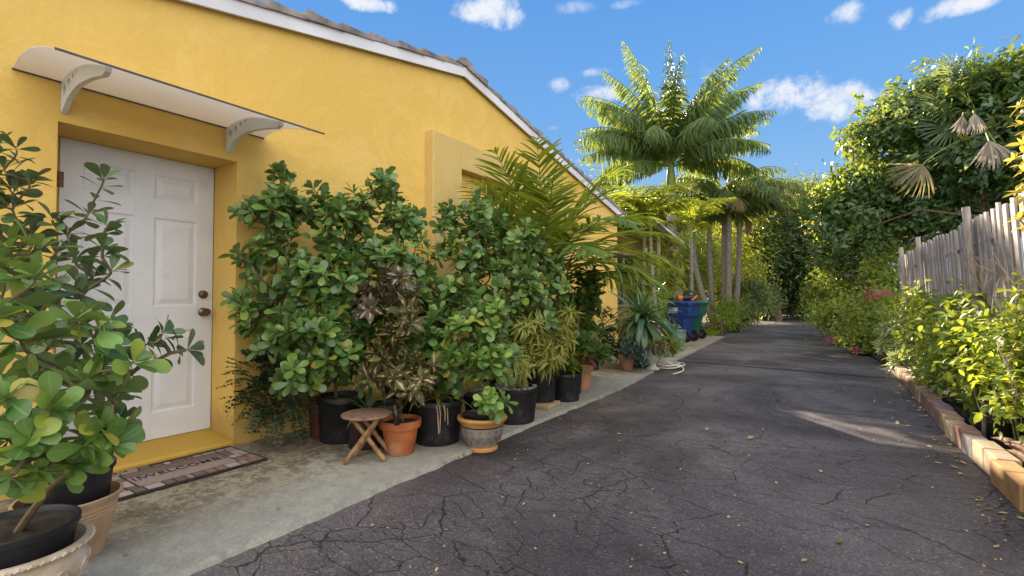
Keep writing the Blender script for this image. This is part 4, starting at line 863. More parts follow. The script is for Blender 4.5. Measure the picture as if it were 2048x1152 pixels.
# beyond the row -----------------------------------------------------------------------------------
straps('strap_leaved_plant', 'big fountain of dark green strap leaves at the far end of the path', (-2.72, 7.75), .76, 100, .95, .10, 1.3, 'drac', 6, 122, pot=pb(.2, .34), stem=.3, zmin=.12)
leafy('succulent', 'blue-grey succulent spilling from the small terracotta pot near the strap leaves', (-2.80, 7.28), .24, [(1268, 700, 7.35, 26, 18, .16, 26), (1285, 725, 7.2, 14, 14, .08, 9), (1250, 690, 7.5, 16, 16, .1, 8)], T_LANCE, 'succ', .09, .034, 10, pot=pt(.14, .24, M['terra_pale']), K=-.3, a0=15, a1=80)
wu = thing('urn_planter', 'slim white urn on the path edge beside the coiled hose', 'planter', (-2.47, 7.50, Z0)); x, y = -2.47, 7.50
MB().lathe([(.10, Z0), (.105, Z0 + .02), (.06, Z0 + .05), (.05, Z0 + .085), (.075, Z0 + .12), (.10, Z0 + .2), (.118, Z0 + .29), (.135, Z0 + .31), (.135, Z0 + .33), (.12, Z0 + .33), (.11, Z0 + .28)], (x, y, 0), 36, wob=.012, cap=(True, False)).build('bowl', surf('white_glaze', (.45, .45, .42), (.62, .62, .58), 12, .6, 30, .3), wu, smooth=40)
soil(wu, x, y, Z0 + .31, .11)
leafy('potted_plant', 'bronze drooping leaves growing in the slim white urn', (-2.47, 7.50), .34, [(1318, 692, 7.3, 22, 12, .1, 8)], T_LANCE, 'caric', .17, .06, 6, K=.9, nstem=2, baseZ=.36)
leafy('potted_plant', 'rusty pot of green foliage half hidden behind the slim white urn', (-2.66, 8.05), .25, [(1345, 690, 8.1, 20, 18, .14, 14)], T_LANCE, 'hedge', .12, .035, 8, pot=pt(.16, .26, M['terra']), K=.6)
def greenpot(root, b):
    x, y = b[0], b[1]
    MB().lathe([(.13, Z0), (.14, Z0 + .01), (.18, Z0 + .25), (.19, Z0 + .38), (.20, Z0 + .4), (.185, Z0 + .4), (.17, Z0 + .34)], (x, y, 0), 32, cap=(True, False)).build('pot', surf('green_glaze', (.13, .22, .19), (.24, .34, .30), 9, .35), root, smooth=40); soil(root, x, y, Z0 + .36, .2)
leafy('potted_plant', 'pale green leafy plant in the celadon glazed pot in front of the blue bin', (-3.12, 11.2), .36, [(1343, 656, 11.3, 13, 7, .12, 10)], T_OBOV, 'clusia_dull', .10, .045, 6, pot=greenpot, pairs=1)
for (lab, bx_, by_, bl, lm, Ln, W, n) in [
    ('dark leafy shrub filling the corner between the yellow wall and the strap-leaved plant', -3.3, 7.0, [(1215, 655, 7.9, 18, 45, .25, 18), (1228, 690, 7.6, 14, 26, .2, 9)], 'fern', .11, .04, 8),
    ('low green plants behind the celadon pot', -3.5, 9.6, [(1330, 690, 9.4, 24, 26, .3, 20), (1300, 610, 10.4, 30, 30, .3, 16)], 'hedge', .14, .04, 8)]:
    leafy('potted_shrub', lab, (bx_, by_), .25, bl, T_LANCE, lm, Ln, W, n, pot=pb(.17, .28), pairs=2)
# ------------------------------------------------------------------ bamboo stool
sx, sy = -2.66, 2.20; sth = .345
stl = thing('stool', 'small round slatted wooden stool with crossed bamboo legs', 'stool', (sx, sy, Z0))
sm_ = MB(); r = .155; nsl = 11
for k in range(nsl):                                    # slats of the round top, clipped to the circle
    a = -r + 2 * r * k / nsl + .0015; b = -r + 2 * r * (k + 1) / nsl - .0015
    pts = []
    for q in np.linspace(a, b, 5): pts.append((q, math.sqrt(max(r * r - q * q, 0))))
    poly = pts + [(p, -h) for p, h in pts[::-1]]
    sm_.prism(poly, (math.cos(2.2), math.sin(2.2), 0), (-math.sin(2.2), math.cos(2.2), 0), (0, 0, .014), (sx, sy, sth - .014), rng.random())
a = np.linspace(0, 2 * PI, 41); sm_.tube([(sx + (r + .004) * math.cos(q), sy + (r + .004) * math.sin(q), sth - .008) for q in a], .009, 8, caps=False)
sm_.bx((sx - .02, sy - .13, sth - .034), (sx + .02, sy + .13, sth - .0145))
sm_.build('seat', M['wood'], stl, bevel=.002)
def bleg(p, q):
    s = np.linspace(0, 1, 25); P = np.array(p) + (np.array(q) - p) * s[:, None]; rad = .0155 + .003 * np.exp(-((s * 7) % 1 - .5) ** 2 / .01)
    MB().tube(P, rad, 10).build('leg', M['bamboo'], stl, smooth=50)
cx = R_ * .12; dpt = F_ * .075
for d in (-1, 1):
    o = np.array([sx, sy, 0]) + dpt * d
    bleg(o + R_ * .09 * 1 + [0, 0, sth - .02], o - R_ * .115 + F_ * .02 * d + [0, 0, Z0 + .012]) if d < 0 else bleg(o + R_ * .08 + [0, 0, sth - .02], o - R_ * .10 + [0, 0, Z0 + .012])
    o2 = o + F_ * .035
    bleg(o2 - R_ * .09 + [0, 0, sth - .02], o2 + R_ * .13 + [0, 0, Z0 + .012])
# dark bottle stuck in the orange pot
bo = MB(); P0 = at(794, 850, 3.22); ax = nrm(np.array([0, 0, 1]) - R_ * .12)
s = np.array([0, .01, .10, .115, .13, .15, .155]); rr_ = [.018, .021, .021, .017, .011, .011, .008]
bo.tube(P0 + ax * s[:, None] * .85 + ax * .0, rr_, 16); tag(bo.build('bottle', surf('dark_glass', (.012, .008, .006), (.02, .012, .01), 5, .1), None, P0, smooth=50), 'small dark bottle propped against the rim of the orange terracotta pot', 'bottle')

# ------------------------------------------------------------------ wheeled bins
def bin_(label, c, ang, mats, emblem):
    c = np.array(c, float); root = thing('wheelie_bin', label, 'wheelie bin', c, 'wheelie bins at the end of the path'); ca, sa = math.cos(ang), math.sin(ang)
    W2 = lambda p: np.stack([c[0] + p[:, 0] * ca - p[:, 1] * sa, c[1] + p[:, 0] * sa + p[:, 1] * ca, c[2] + p[:, 2]], 1)
    # local: x = towards the wheels (back), y = width
    def ringp(z, xf, xb, w_, ch):
        return [(-xf, -w_ + ch, z), (-xf, w_ - ch, z), (-xf + ch, w_, z), (xb - ch * 1.6, w_, z), (xb, w_ - ch, z), (xb, -w_ + ch, z), (xb - ch * 1.6, -w_, z), (-xf + ch, -w_, z)]
    rings = [ringp(.02, .24, .20, .22, .05), ringp(.30, .28, .22, .245, .06), ringp(.62, .315, .30, .275, .07), ringp(.64, .32, .345, .28, .05), ringp(.66, .325, .36, .285, .05), ringp(.92, .35, .39, .305, .05), ringp(.925, .37, .41, .325, .05), ringp(.97, .372, .412, .327, .05)]
    n = 8; V = np.array([p for r_ in rings for p in r_]); fc = [(i * n + j, i * n + n + j, i * n + n + (j + 1) % n, i * n + (j + 1) % n) for i in range(len(rings) - 1) for j in range(n)] + [tuple(range(n))]
    MB().add(W2(V), fc).build('body', mats, root, bevel=.012)
    lr = [ringp(.972, .39, .40, .335, .05), ringp(1.0, .39, .40, .335, .05), ringp(1.035, .33, .36, .28, .06), ringp(1.05, .2, .25, .17, .06)]
    V = np.array([p for r_ in lr for p in r_]); fc = [(i * n + j, i * n + n + j, i * n + n + (j + 1) % n, i * n + (j + 1) % n) for i in range(3) for j in range(n)] + [tuple(range(3 * n, 4 * n))[::-1], tuple(range(n))]
    lid = MB().add(W2(V), fc).build('lid', mats, root, bevel=.01)
    hb = MB(); hb.tube(W2(np.array([(.39, -.22, .955), (.46, -.22, .985), (.46, .22, .985), (.39, .22, .955)])), .016, 8); hb.build('handle', mats, root, smooth=50)
    for s in (-1, 1):
        w_ = MB(); cc = np.array([.235, s * .245, .135]); k = 28; th = np.linspace(0, 2 * PI, k, endpoint=False)
        prof = [(.05, -.03), (.10, -.03), (.125, -.028), (.135, -.015), (.135, .015), (.125, .028), (.10, .03), (.05, .03)]
        V = np.array([(cc[0] + r_ * math.cos(t), cc[1] + q * 1.0, cc[2] + r_ * math.sin(t)) for r_, q in prof for t in th]); m = len(prof)
        w_.add(W2(V), [(i * k + j, i * k + k + j, i * k + k + (j + 1) % k, i * k + (j + 1) % k) for i in range(m - 1) for j in range(k)])
        wo = w_.build('wheel', M['black'], root, smooth=40)
        hb = MB(); V2 = [(cc[0] + .03 * math.cos(t), cc[1] + q, cc[2] + .03 * math.sin(t)) for q in (-.033, .033) for t in th]; hb.add(W2(np.array(V2)), [(j, k + j, k + (j + 1) % k, (j + 1) % k) for j in range(k)] + [tuple(range(k)), tuple(range(k, 2 * k))[::-1]])
        for q in range(6):
            t = q * PI / 3; p = np.array([[cc[0] + .02 * math.cos(t), cc[1], cc[2] + .02 * math.sin(t)], [cc[0] + .108 * math.cos(t), cc[1], cc[2] + .108 * math.sin(t)]]); hb.tube(W2(p), .016, 5)
        hb.build('hub', M['darkmetal'], wo)
    if emblem:      # white emblem on the side: a solid D-shaped end with lettering-like bars, a line of small print under it
        lm = MB()
        def face(u0, u1, z0, z1, poly=None):
            f = lambda u, z: (u, -(np.interp(z, [.66, .92], [.285, .305]) + .004), z)
            pts = poly or [(u0, z0), (u1, z0), (u1, z1), (u0, z1)]; V = np.array([f(*p) for p in pts] + [(f(*p)[0], f(*p)[1] + .003, f(*p)[2]) for p in pts]); k = len(pts)
            lm.add(W2(V), [tuple(range(k)), tuple(range(k, 2 * k))[::-1]] + [(j, j + k, (j + 1) % k + k, (j + 1) % k) for j in range(k)])
        for z in (.775, .797, .819): face(-.23, -.05, z, z + .014)
        face(0, 0, 0, 0, [(-.12, .834)] + [(-.02 + .055 * math.cos(a), .822 + .05 * math.sin(a)) for a in np.linspace(PI / 2, -PI / 2, 12)] + [(-.05, .772), (-.045, .83)])
        face(0, 0, 0, 0, [(-.125, .845), (-.02, .872), (.0, .868), (-.11, .84)])
        for k in range(9): face(-.23 + k * .03, -.207 + k * .03, .742, .756)
        lm.build('emblem', M['white'], root)
    return root
BLUE = surf('blue_plastic', (.010, .035, .16), (.014, .05, .21), 4, .4, 60, .05); GREEN = surf('green_plastic', (.008, .09, .045), (.012, .115, .06), 4, .4, 60, .05)
bin_('blue wheelie bin with a white emblem on its side, leaf blower on its lid', (-3.55, 13.1, Z0), -.12, BLUE, True)
bin_('green wheelie bin standing right behind the blue one', (-3.55, 13.95, Z0), -.10, GREEN, False)
# leaf blower on the blue lid
lb = thing('leaf_blower', 'black and orange leaf blower lying on the blue bin lid', 'leaf blower', (-3.5, 13.05, 1.08))
ORG = surf('orange_plastic', (.62, .11, .02), (.7, .15, .03), 5, .4)
bl = np.array([-3.52, 13.0, 1.155]); X = R_
MB().tube([bl - X * .40 + [0, 0, -.005], bl - X * .1], [.042, .048], 14).build('nozzle', M['black'], lb, smooth=50)
MB().tube([bl - X * .1, bl - X * .09, bl + X * .02, bl + X * .03], [.052, .064, .07, .06], 16).build('collar', ORG, lb, smooth=40)
MB().tube([bl + X * .03, bl + X * .05, bl + X * .22 , bl + X * .32 + [0, 0, .01], bl + X * .345 + [0, 0, .01]], [.066, .074, .08, .07, .04], 16).build('motor_housing', M['black'], lb, smooth=40)
MB().tube([bl + X * .24 - F_ * .06 + [0, 0, -.06], bl + X * .34 - F_ * .06 + [0, 0, .0], bl + X * .39 - F_ * .05 + [0, 0, .07]], [.022, .026, .018], 8).build('trim', ORG, lb, smooth=50)
MB().tube(bez(bl + X * .07 + [0, 0, .06], bl + X * .06 + [0, 0, .24], bl + X * .30 + [0, 0, .22], bl + X * .37 + [0, 0, .07], 14), .019, 8).build('handle', M['black'], lb, smooth=50)
# coiled hose
hz = MB(); s = np.linspace(0, 1, 170); a = s * 2 * PI * 4.2; hr = .17 + .05 * np.sin(a * .37) + .02 * np.sin(a * 1.7)
P = np.stack([-2.36 + hr * np.cos(a) * 1.1, 7.95 + hr * np.sin(a), Z0 - .01 + .016 + .022 * s * 2.2 + .012 * np.sin(a * 2.3) + .10 * np.exp(-((s - .62) / .05) ** 2)], 1)
tail = bez(P[-1], P[-1] + [.25, -.2, -.05], np.array([-2.0, 7.6, .03]), np.array([-2.1, 7.3, .02]), 20)
hz.tube(np.concatenate([P, tail[1:]]), .011, 7); tag(hz.build('garden_hose', surf('cream_hose', (.55, .50, .42), (.66, .61, .54), 5, .5), None, (-2.36, 7.95, 0), smooth=60), 'cream garden hose loosely coiled on the path edge beside the white urn', 'hose')

# ------------------------------------------------------------------ palms beyond the house
def palm(name, label, base, trunks, fronds, ll, lw, n, lm, group=None, plume=0, hang=.3, flen=3.0, sheath=None, vee=.3, K=.6, old=0, tr=.14, s0=.14):
    root = thing(name, label, 'palm', (base[0], base[1], 0), group); lc = LC(); mb = MB(); dead = LC()
    for (dx, dy, zt_, lean, ph) in trunks:
        b = np.array([base[0] + dx, base[1] + dy, -.05]); t = np.array([base[0] + dx + lean[0], base[1] + dy + lean[1], zt_]); s = np.linspace(0, 1, 30)
        Pt = b + (t - b) * s[:, None] + np.outer(np.sin(s * PI), np.array([lean[0], lean[1], 0]) * .2)
        rad = tr * (1.12 - .3 * s + .25 * np.exp(-s * 14)) * (1 + .035 * np.sin(s * zt_ * 26))
        MB().tube(Pt, rad, 14).build('trunk', M['palmbark'], root, smooth=60)
        top = Pt[-1]
        if sheath: MB().tube([top - [0, 0, .02], top + [0, 0, sheath * .3], top + [0, 0, sheath * .8], top + [0, 0, sheath]], [tr * .8, tr * .98, tr * .7, tr * .35], 12).build('crownshaft', M['greenstem'], root, smooth=60); top = top + [0, 0, sheath * .85]
        for k, (rel, el, ln_, dr) in enumerate(fronds):
            frond(dead if (old and k >= len(fronds) - old) else lc, mb, top + rng.normal(0, .03, 3), TH + math.radians(rel + ph), el + rng.normal(0, 3), ln_ * flen * rng.uniform(.93, 1.05), dr, ll, lw, n, hang=hang, vee=vee, plume=plume, r=.028 * flen / 3, s0=s0, K=K, sweep=58)
    mb.build('frond_stalk', M['greenstem'], root, smooth=60); lc.build('frond', T_NEEDLE, LM[lm], root)
    if dead.P: dead.build('old_frond', T_NEEDLE, LM['palm_dry'], root)
    return root
palm('feathery_palm', 'tall feathery palm with a single pale trunk, crown high against the blue sky', (-4.40, 16.4), [(0, 0, 4.65, (-.30, -.15), 0)],
     [(150, 84, 1.48, 26), (30, 78, 1.38, 56), (165, 72, 1.22, 60), (70, 80, 1.2, 50), (15, 68, 1.25, 66), (185, 62, 1.15, 72), (250, 80, 1.2, 60), (310, 76, 1.2, 66), (45, 72, 1.15, 40), (75, 78, 1.1, 30), (180, 60, .95, 80), (165, 48, 1.0, 75), (10, 52, 1.05, 75), (0, 40, 1.08, 58), (345, 52, 1.05, 70), (200, 38, 1.05, 70), (190, 16, 1.0, 55), (215, 58, 1.0, 85), (260, 72, 1.05, 62), (290, 68, 1.1, 66), (240, 50, .95, 90), (320, 40, 1.0, 85), (350, 18, .95, 70), (170, 8, .95, 60), (130, 40, 1.0, 80), (40, 30, 1.0, 80), (90, 48, 1.0, 80), (210, 10, .9, 50), (275, 45, .95, 90), (330, 58, 1.1, 70), (155, 66, 1.1, 60), (20, 64, 1.1, 60), (185, 54, 1.05, 75), (8, 22, .95, 60), (120, 58, 1.1, 62), (60, 58, 1.12, 62), (145, 50, 1.05, 60), (35, 50, 1.05, 60), (230, 66, 1.1, 66), (285, 60, 1.05, 70), (200, 70, 1.15, 55), (345, 70, 1.15, 58), (100, 66, 1.15, 55)],
       .70, .058, 84, 'palm_far', plume=.42, hang=.85, flen=3.45, sheath=1.0, vee=-.05, K=1.0, tr=.155)
palm('clump_palm', 'clump of slender grey palm trunks with drooping olive fronds beside the drive', (-3.75, 19.2), [(-.28, 0, 3.9, (-.15, .1), 0), (0, .25, 4.4, (.05, .1), 70), (.22, -.1, 3.8, (.10, -.1), 140), (.36, .2, 3.5, (.2, .15), 200), (-.1, -.25, 3.3, (-.8, -.2), 260)],
     [(20, 58, 1, 95), (75, 62, 1, 95), (130, 56, 1, 95), (190, 60, 1, 100), (245, 62, 1, 100), (300, 60, 1, 105), (345, 40, 1, 95), (220, 35, .9, 90), (275, 45, 1, 110)],
       .70, .055, 62, 'palm_far', plume=.3, hang=.75, flen=2.75, sheath=.5, vee=.1, K=.8, old=2, tr=.10)
palm('slender_palm', 'slender palm with golden backlit fronds just past the end of the yellow wall', (-3.55, 11.4), [(0, 0, 2.7, (-.25, .05), 0), (-.62, .3, 2.5, (.1, .1), 150)],
     [(20, 66, 1, 70), (75, 60, 1, 70), (120, 66, 1, 65), (165, 58, 1, 75), (200, 62, 1, 75), (250, 58, 1, 80), (300, 62, 1, 75), (345, 52, 1, 80), (100, 30, .9, 60), (180, 28, .9, 60)],
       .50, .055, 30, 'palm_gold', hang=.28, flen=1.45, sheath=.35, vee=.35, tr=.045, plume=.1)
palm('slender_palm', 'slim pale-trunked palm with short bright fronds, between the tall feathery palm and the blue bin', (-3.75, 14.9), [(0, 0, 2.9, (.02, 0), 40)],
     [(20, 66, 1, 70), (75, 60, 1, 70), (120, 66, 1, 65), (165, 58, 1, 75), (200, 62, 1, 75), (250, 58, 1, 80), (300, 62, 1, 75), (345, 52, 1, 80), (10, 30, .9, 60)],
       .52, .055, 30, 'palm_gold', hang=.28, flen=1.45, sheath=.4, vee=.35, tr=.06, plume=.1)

# ------------------------------------------------------------------ trees and bushes
def tree(name, label, base, zt_, blobs, lm, Ln, W, per, cat='tree', Tm=T_TREE, flat=0, spread=.2, droop=.4, tr=.16, group=None, shell=.45, ntw=26, bark='bark', limbs=True, part='crown', zmin=.03, z0=0, xmin=None, den=1.7, clump=0, whorl=False):
    root = thing(name, label, cat, (base[0], base[1], z0), group); P, D = blob_points(blobs, None, shell, den)
    P[:, 2] = np.maximum(P[:, 2], zmin + .1)
    if clump:
        kc = max(4, len(P) // 7); ci = rng.permutation(len(P))[:kc]; pick = rng.integers(0, kc, len(P)); P2 = P[ci][pick] + rng.normal(0, clump, P.shape) * np.array([1, 1, .7]); D = nrm(D[ci][pick] + rng.normal(0, .35, P.shape)); P = P2; P[:, 2] = np.maximum(P[:, 2], zmin + .1)
    mb = MB(); b = np.array([base[0], base[1], z0 - .05]); top = np.array([base[0], base[1], zt_])
    sub = rng.permutation(len(P))[:ntw]; s = np.linspace(0, 1, 8); tp_ = b + (top - b) * s[:, None] + rng.normal(0, .04 * zt_ / 3, (8, 3)) * np.array([1, 1, 0])
    tp_[0] = b; mb.tube(tp_, tr * (1.15 - .45 * s), 9)
    br, _ = grow([tp_[3], tp_[5], tp_[7]], P[sub] - D[sub] * .1, D[sub], tr * (.2 if whorl else .36), tr * .05, wig=.05)
    for Q, r in br: mb.tube(Q, r, 5)
    mb.build('trunk' if cat == 'tree' else 'stem', M[bark], root, smooth=60)
    lc = LC(); cluster_whorls(lc, P, D, per, Ln, W, spread) if whorl else cluster_leaves(lc, P, D, per, Ln, W, spread, droop, .5, flat); lc.build(part, Tm, LM[lm], root, zmin=zmin, xmin=xmin)
    return root
tree('broadleaf_tree', 'large dark broadleaf tree leaning over the wooden fence, its left side glowing yellow-green', (3.2, 13.4), 3.0,
     [(1745, 320, 13.6, 60, 110, 1.2, 210), (1800, 245, 13.2, 75, 85, 1.3, 230), (1880, 215, 12.8, 80, 75, 1.3, 210), (1700, 400, 13.8, 50, 80, 1.0, 140), (1770, 430, 13.4, 80, 70, 1.2, 200), (1880, 300, 12.6, 90, 110, 1.3, 300), (1870, 430, 12.8, 90, 60, 1.1, 190), (1690, 470, 13.6, 40, 45, .8, 70), (1960, 400, 12.2, 70, 60, 1.0, 140)],
     'tree', .21, .09, 13, spread=.22, tr=.2, ntw=60, den=1.25, shell=.4, clump=.30, whorl=True)
tree('broadleaf_tree', 'taller dark broadleaf tree at the right edge, rising above the fence top', (4.3, 11.0), 3.4,
     [(1980, 230, 11.4, 80, 95, 1.2, 260), (2050, 185, 11.0, 70, 100, 1.2, 260), (2090, 300, 10.6, 80, 130, 1.2, 200), (1990, 330, 11.2, 60, 70, 1.0, 130), (2110, 130, 11, 60, 80, 1, 100)],
     'tree', .21, .09, 13, spread=.22, tr=.2, ntw=50, den=1.25, shell=.4, clump=.30, whorl=True)
tree('broadleaf_tree', 'smaller yellow-green tree in front of the big one, at the far end of the fence', (1.7, 17.5), 2.0,
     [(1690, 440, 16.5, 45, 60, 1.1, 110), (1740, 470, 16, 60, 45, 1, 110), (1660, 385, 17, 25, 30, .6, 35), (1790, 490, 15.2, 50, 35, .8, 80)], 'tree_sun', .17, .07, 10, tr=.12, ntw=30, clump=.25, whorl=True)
# fan palm tangled in the broadleaf trees
fp = thing('fan_palm', 'fan palm with grey hanging dead fans tangled in the broadleaf tree', 'fan palm', tuple(at(1985, 600, 11.4) * [1, 1, 0])); 
tb = at(1985, 600, 11.4); tb[2] = -.05; tt_ = at(1968, 275, 11.4); s = np.linspace(0, 1, 20); MB().tube(tb + (tt_ - tb) * s[:, None], .15 + .02 * np.sin(s * 60), 12).build('trunk', M['bark'], fp, smooth=60)
fcount = 0
for (u, v, t, rad, du, dv, dead) in [(1895, 215, 11.6, .80, -1, .25, 0), (1900, 255, 11.5, .75, -1, -.5, 0), (1940, 175, 11.6, .75, -.4, .9, 0), (1915, 150, 11.7, .7, -.7, .8, 0), (1985, 215, 11.6, .6, .6, .6, 0), (1845, 330, 10.4, .75, -.6, -.8, 2), (1905, 300, 11.6, .65, -.8, -.5, 0),
                                (1925, 232, 10.0, .42, -.1, -1, 1), (1948, 228, 9.95, .42, .1, -1, 1), (1978, 282, 9.9, .6, .1, -1, 1), (1992, 288, 10.0, .5, .3, -1, 1)]:
    p = at(u, v, t); d = nrm(R_ * du + U_ * dv - F_ * .25); lc = LC(); mb = MB()
    mb.tube(bez(tt_, tt_ + U_ * .3, p - d * .3, p, 8), .012, 5); mb.build('leaf_stalk', M['greenstem'], fp)
    if dead == 1: fan(lc, p, d, -F_ + rng.normal(0, .2, 3), rad, .045, 20, 80, .5); lc.build('dead_fan_leaf', T_STRAP, LM['dead'], fp)
    elif dead == 2: fan(lc, p, d, -F_ + U_ * .4, rad, .036, 26, 120, .6); lc.build('dead_fan_leaf', T_STRAP, LM['palm_dry'], fp)
    else: fan(lc, p, d, -F_ * .9 + U_ * .5, rad, .036, 40, 250, .45); lc.build('fan_leaf', T_STRAP, LM['fan'], fp)

tree('spreading_tree', 'dark feathery spreading tree closing off the end of the drive', (-3.0, 29.5), 2.2,
     [(1570, 470, 27, 90, 60, 2.2, 420), (1620, 520, 26, 50, 60, 1.8, 220), (1510, 510, 26.5, 55, 60, 1.8, 260), (1570, 550, 27.5, 90, 45, 1.8, 300), (1540, 410, 29, 60, 40, 1.8, 170), (1600, 425, 28, 50, 35, 1.5, 150), (1530, 590, 28.5, 45, 30, 1.5, 110), (1610, 590, 28, 40, 28, 1.5, 110)],
     'tree_dark', .32, .066, 16, Tm=T_NEEDLE, flat=.85, spread=.5, droop=.12, tr=.22, ntw=60)
tree('background_tree', 'pale green treetop showing over the dark spreading tree', (-4.2, 37), 4, [(1590, 395, 36, 60, 28, 2, 160), (1500, 420, 36, 70, 50, 2, 200), (1640, 400, 37, 40, 30, 2, 90)], 'tree_pale', .3, .11, 12, spread=.5, tr=.25)
tree('background_tree', 'added shade tree hidden behind the house roof, dappling the sun on the drive', (-8.8, 15.6), 3.4, [(1105, 388, 18.3, 110, 50, 1.8, 110), (1190, 430, 19, 60, 40, 1.4, 60)], 'tree', .2, .08, 8, spread=.3, tr=.14)  # unseen tree added to break up the sun patch on the drive
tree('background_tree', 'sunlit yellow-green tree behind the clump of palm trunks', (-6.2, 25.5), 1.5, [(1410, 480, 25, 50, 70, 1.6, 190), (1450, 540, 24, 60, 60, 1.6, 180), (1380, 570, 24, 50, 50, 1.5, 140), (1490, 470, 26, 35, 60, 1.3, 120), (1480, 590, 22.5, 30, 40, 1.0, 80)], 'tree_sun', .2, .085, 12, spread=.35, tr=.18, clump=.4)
tree('background_tree', 'dark leafy tree behind the low rear roof', (-9.6, 23.5), 2.5, [(1260, 440, 24, 70, 45, 2, 190), (1200, 420, 25, 60, 40, 2, 120), (1330, 470, 24, 60, 60, 2, 200), (1330, 560, 23, 60, 50, 1.6, 150)], 'tree', .2, .08, 12, spread=.35, tr=.2)
tree('background_tree', 'olive green tree left of the drive, behind the garden palms', (-7.6, 22), 1.8, [(1340, 540, 21, 50, 55, 1.5, 170), (1300, 600, 19.5, 50, 40, 1.2, 120), (1395, 520, 21.5, 40, 60, 1.3, 120)], 'hedge', .2, .08, 12, spread=.3, tr=.14)
BU = 'shrubs along the left side of the drive'
for lab, b, bl, lm, Ln, W in [
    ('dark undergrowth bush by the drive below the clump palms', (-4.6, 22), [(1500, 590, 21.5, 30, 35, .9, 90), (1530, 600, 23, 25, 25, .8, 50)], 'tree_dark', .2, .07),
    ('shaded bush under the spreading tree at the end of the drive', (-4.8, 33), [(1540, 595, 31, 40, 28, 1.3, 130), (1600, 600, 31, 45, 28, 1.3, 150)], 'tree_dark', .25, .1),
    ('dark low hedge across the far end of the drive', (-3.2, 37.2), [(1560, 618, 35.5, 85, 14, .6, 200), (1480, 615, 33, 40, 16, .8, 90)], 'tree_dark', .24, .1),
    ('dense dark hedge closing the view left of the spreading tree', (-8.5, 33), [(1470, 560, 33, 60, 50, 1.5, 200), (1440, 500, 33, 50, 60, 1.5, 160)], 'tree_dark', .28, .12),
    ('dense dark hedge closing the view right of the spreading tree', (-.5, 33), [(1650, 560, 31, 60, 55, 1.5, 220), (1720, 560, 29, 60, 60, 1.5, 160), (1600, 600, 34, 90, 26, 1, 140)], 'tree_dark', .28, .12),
    ('brownish leafy shrub under the rear eave', (-4.6, 12.2), [(1290, 575, 12.6, 26, 36, .4, 50), (1300, 600, 12.3, 18, 24, .4, 26)], 'hedge', .2, .06),
    ('leafy shrub between the rear eave and the pale palm trunk', (-4.8, 14.3), [(1330, 545, 14.6, 24, 34, .5, 50), (1325, 510, 14.8, 20, 26, .5, 26)], 'tree_sun', .2, .06),
    ('low spiky green clump beside the green bin', (-3.25, 16.6), [(1460, 622, 17.5, 22, 16, .5, 44), (1450, 640, 16.8, 14, 10, .4, 24)], 'lime', .26, .04),
    ('grey-green bush by the drive, in front of the clump palms', (-3.5, 18.4), [(1480, 622, 18.6, 20, 20, .6, 56)], 'tree_pale', .24, .05)]:
    tree('bush', lab, b, .5, bl, lm, Ln, W, 11, cat='bush', tr=.04, spread=.18, ntw=16, part='foliage', group=BU, zmin=.04)
rt = thing('black_pot', 'far black pot at the drive edge below the grey-green bush', 'pot', (-3.12, 18.3, .02)); pot_black(rt, (-3.12, 18.3, .02), .17, .3)
# grass patch by the drive
lc = LC(); n = 2600; yy = rng.uniform(15.7, 19.0, n); xx = np.interp(yy, [p[1] for p in DL], [p[0] for p in DL]) - .12 - rng.random(n) ** 1.2 * .75
d = rng.normal(0, .5, (n, 3)); d[:, 2] = 1; lc.add(np.stack([xx, yy, np.full(n, .02)], 1), d, rng.normal(0, 1, (n, 3)), .10, .012, .8); tag(lc.build('grass', T_NEEDLE, LM['grass'], None, (-3.6, 17.3, .02)), kind='stuff')

# ------------------------------------------------------------------ fence
fx = lambda y: 1.145 - .042 * (y - 5.35)
fn = thing('fence', 'weathered grey picket fence with round posts behind the flower bed', 'fence', (1.15, 7, 0))
pk = MB(); y = 1.6; k = 0
while y < 11.9:
    w_ = (.10 if k % 2 else .125) + rng.normal(0, .006); hh = 1.93 + rng.normal(0, .010) - (0 if k % 2 else .02); x = fx(y) + (0 if k % 2 else .022); ln_ = rng.normal(0, .007); lx = -.045 + rng.normal(0, .003)
    b = np.array([[-.009, 0, 0], [.009, 0, 0], [.009, w_, 0], [-.009, w_, 0]]); t = b + np.array([lx * hh, ln_ * hh, hh])
    t2 = t.copy(); V = np.concatenate([b, t - [[0, 0, .03 * rng.random()]] * 4]) + [x + .05, y, 0]
    V[[4, 5], 2] -= rng.random() * .02
    pk.add(V, [(0, 3, 2, 1), (4, 5, 6, 7), (0, 1, 5, 4), (1, 2, 6, 5), (2, 3, 7, 6), (3, 0, 4, 7)], rng.random()); y += w_ - (.012 if k % 2 else .030) + rng.normal(0, .003); k += 1
# picket tone differs board by board
fm, fnt, fbs = new_mat('grey_pickets'); tn = N(fnt, 'ShaderNodeAttribute', attribute_name='tint').outputs['Fac']; v = coords(fnt, (8, 8, .55)); n1 = noise(fnt, v, 7, 7, .65); 
c = ramp(fnt, n1, [(.3, (.15, .13, .13)), (.48, (.38, .345, .335)), (.68, (.54, .50, .475))]); c = mixc(fnt, math_(fnt, 'MULTIPLY', tn, .45), c, (.44, .38, .33)); L(fnt, c, fbs.inputs['Base Color']); fbs.inputs['Roughness'].default_value = .9; fbs.inputs['Specular IOR Level'].default_value = .2; bump(fnt, fbs, noise(fnt, v, 16, 4), .5, .006)
pk.build('pickets', fm, fn)
for z in (.35, 1.0, 1.65):
    m = MB(); m.tube([(fx(1.6) + .085 - .05 * z, 1.6, z), (fx(11.9) + .085 - .05 * z, 11.9, z)], .03, 4); m.build('rail', M['fence'], fn)
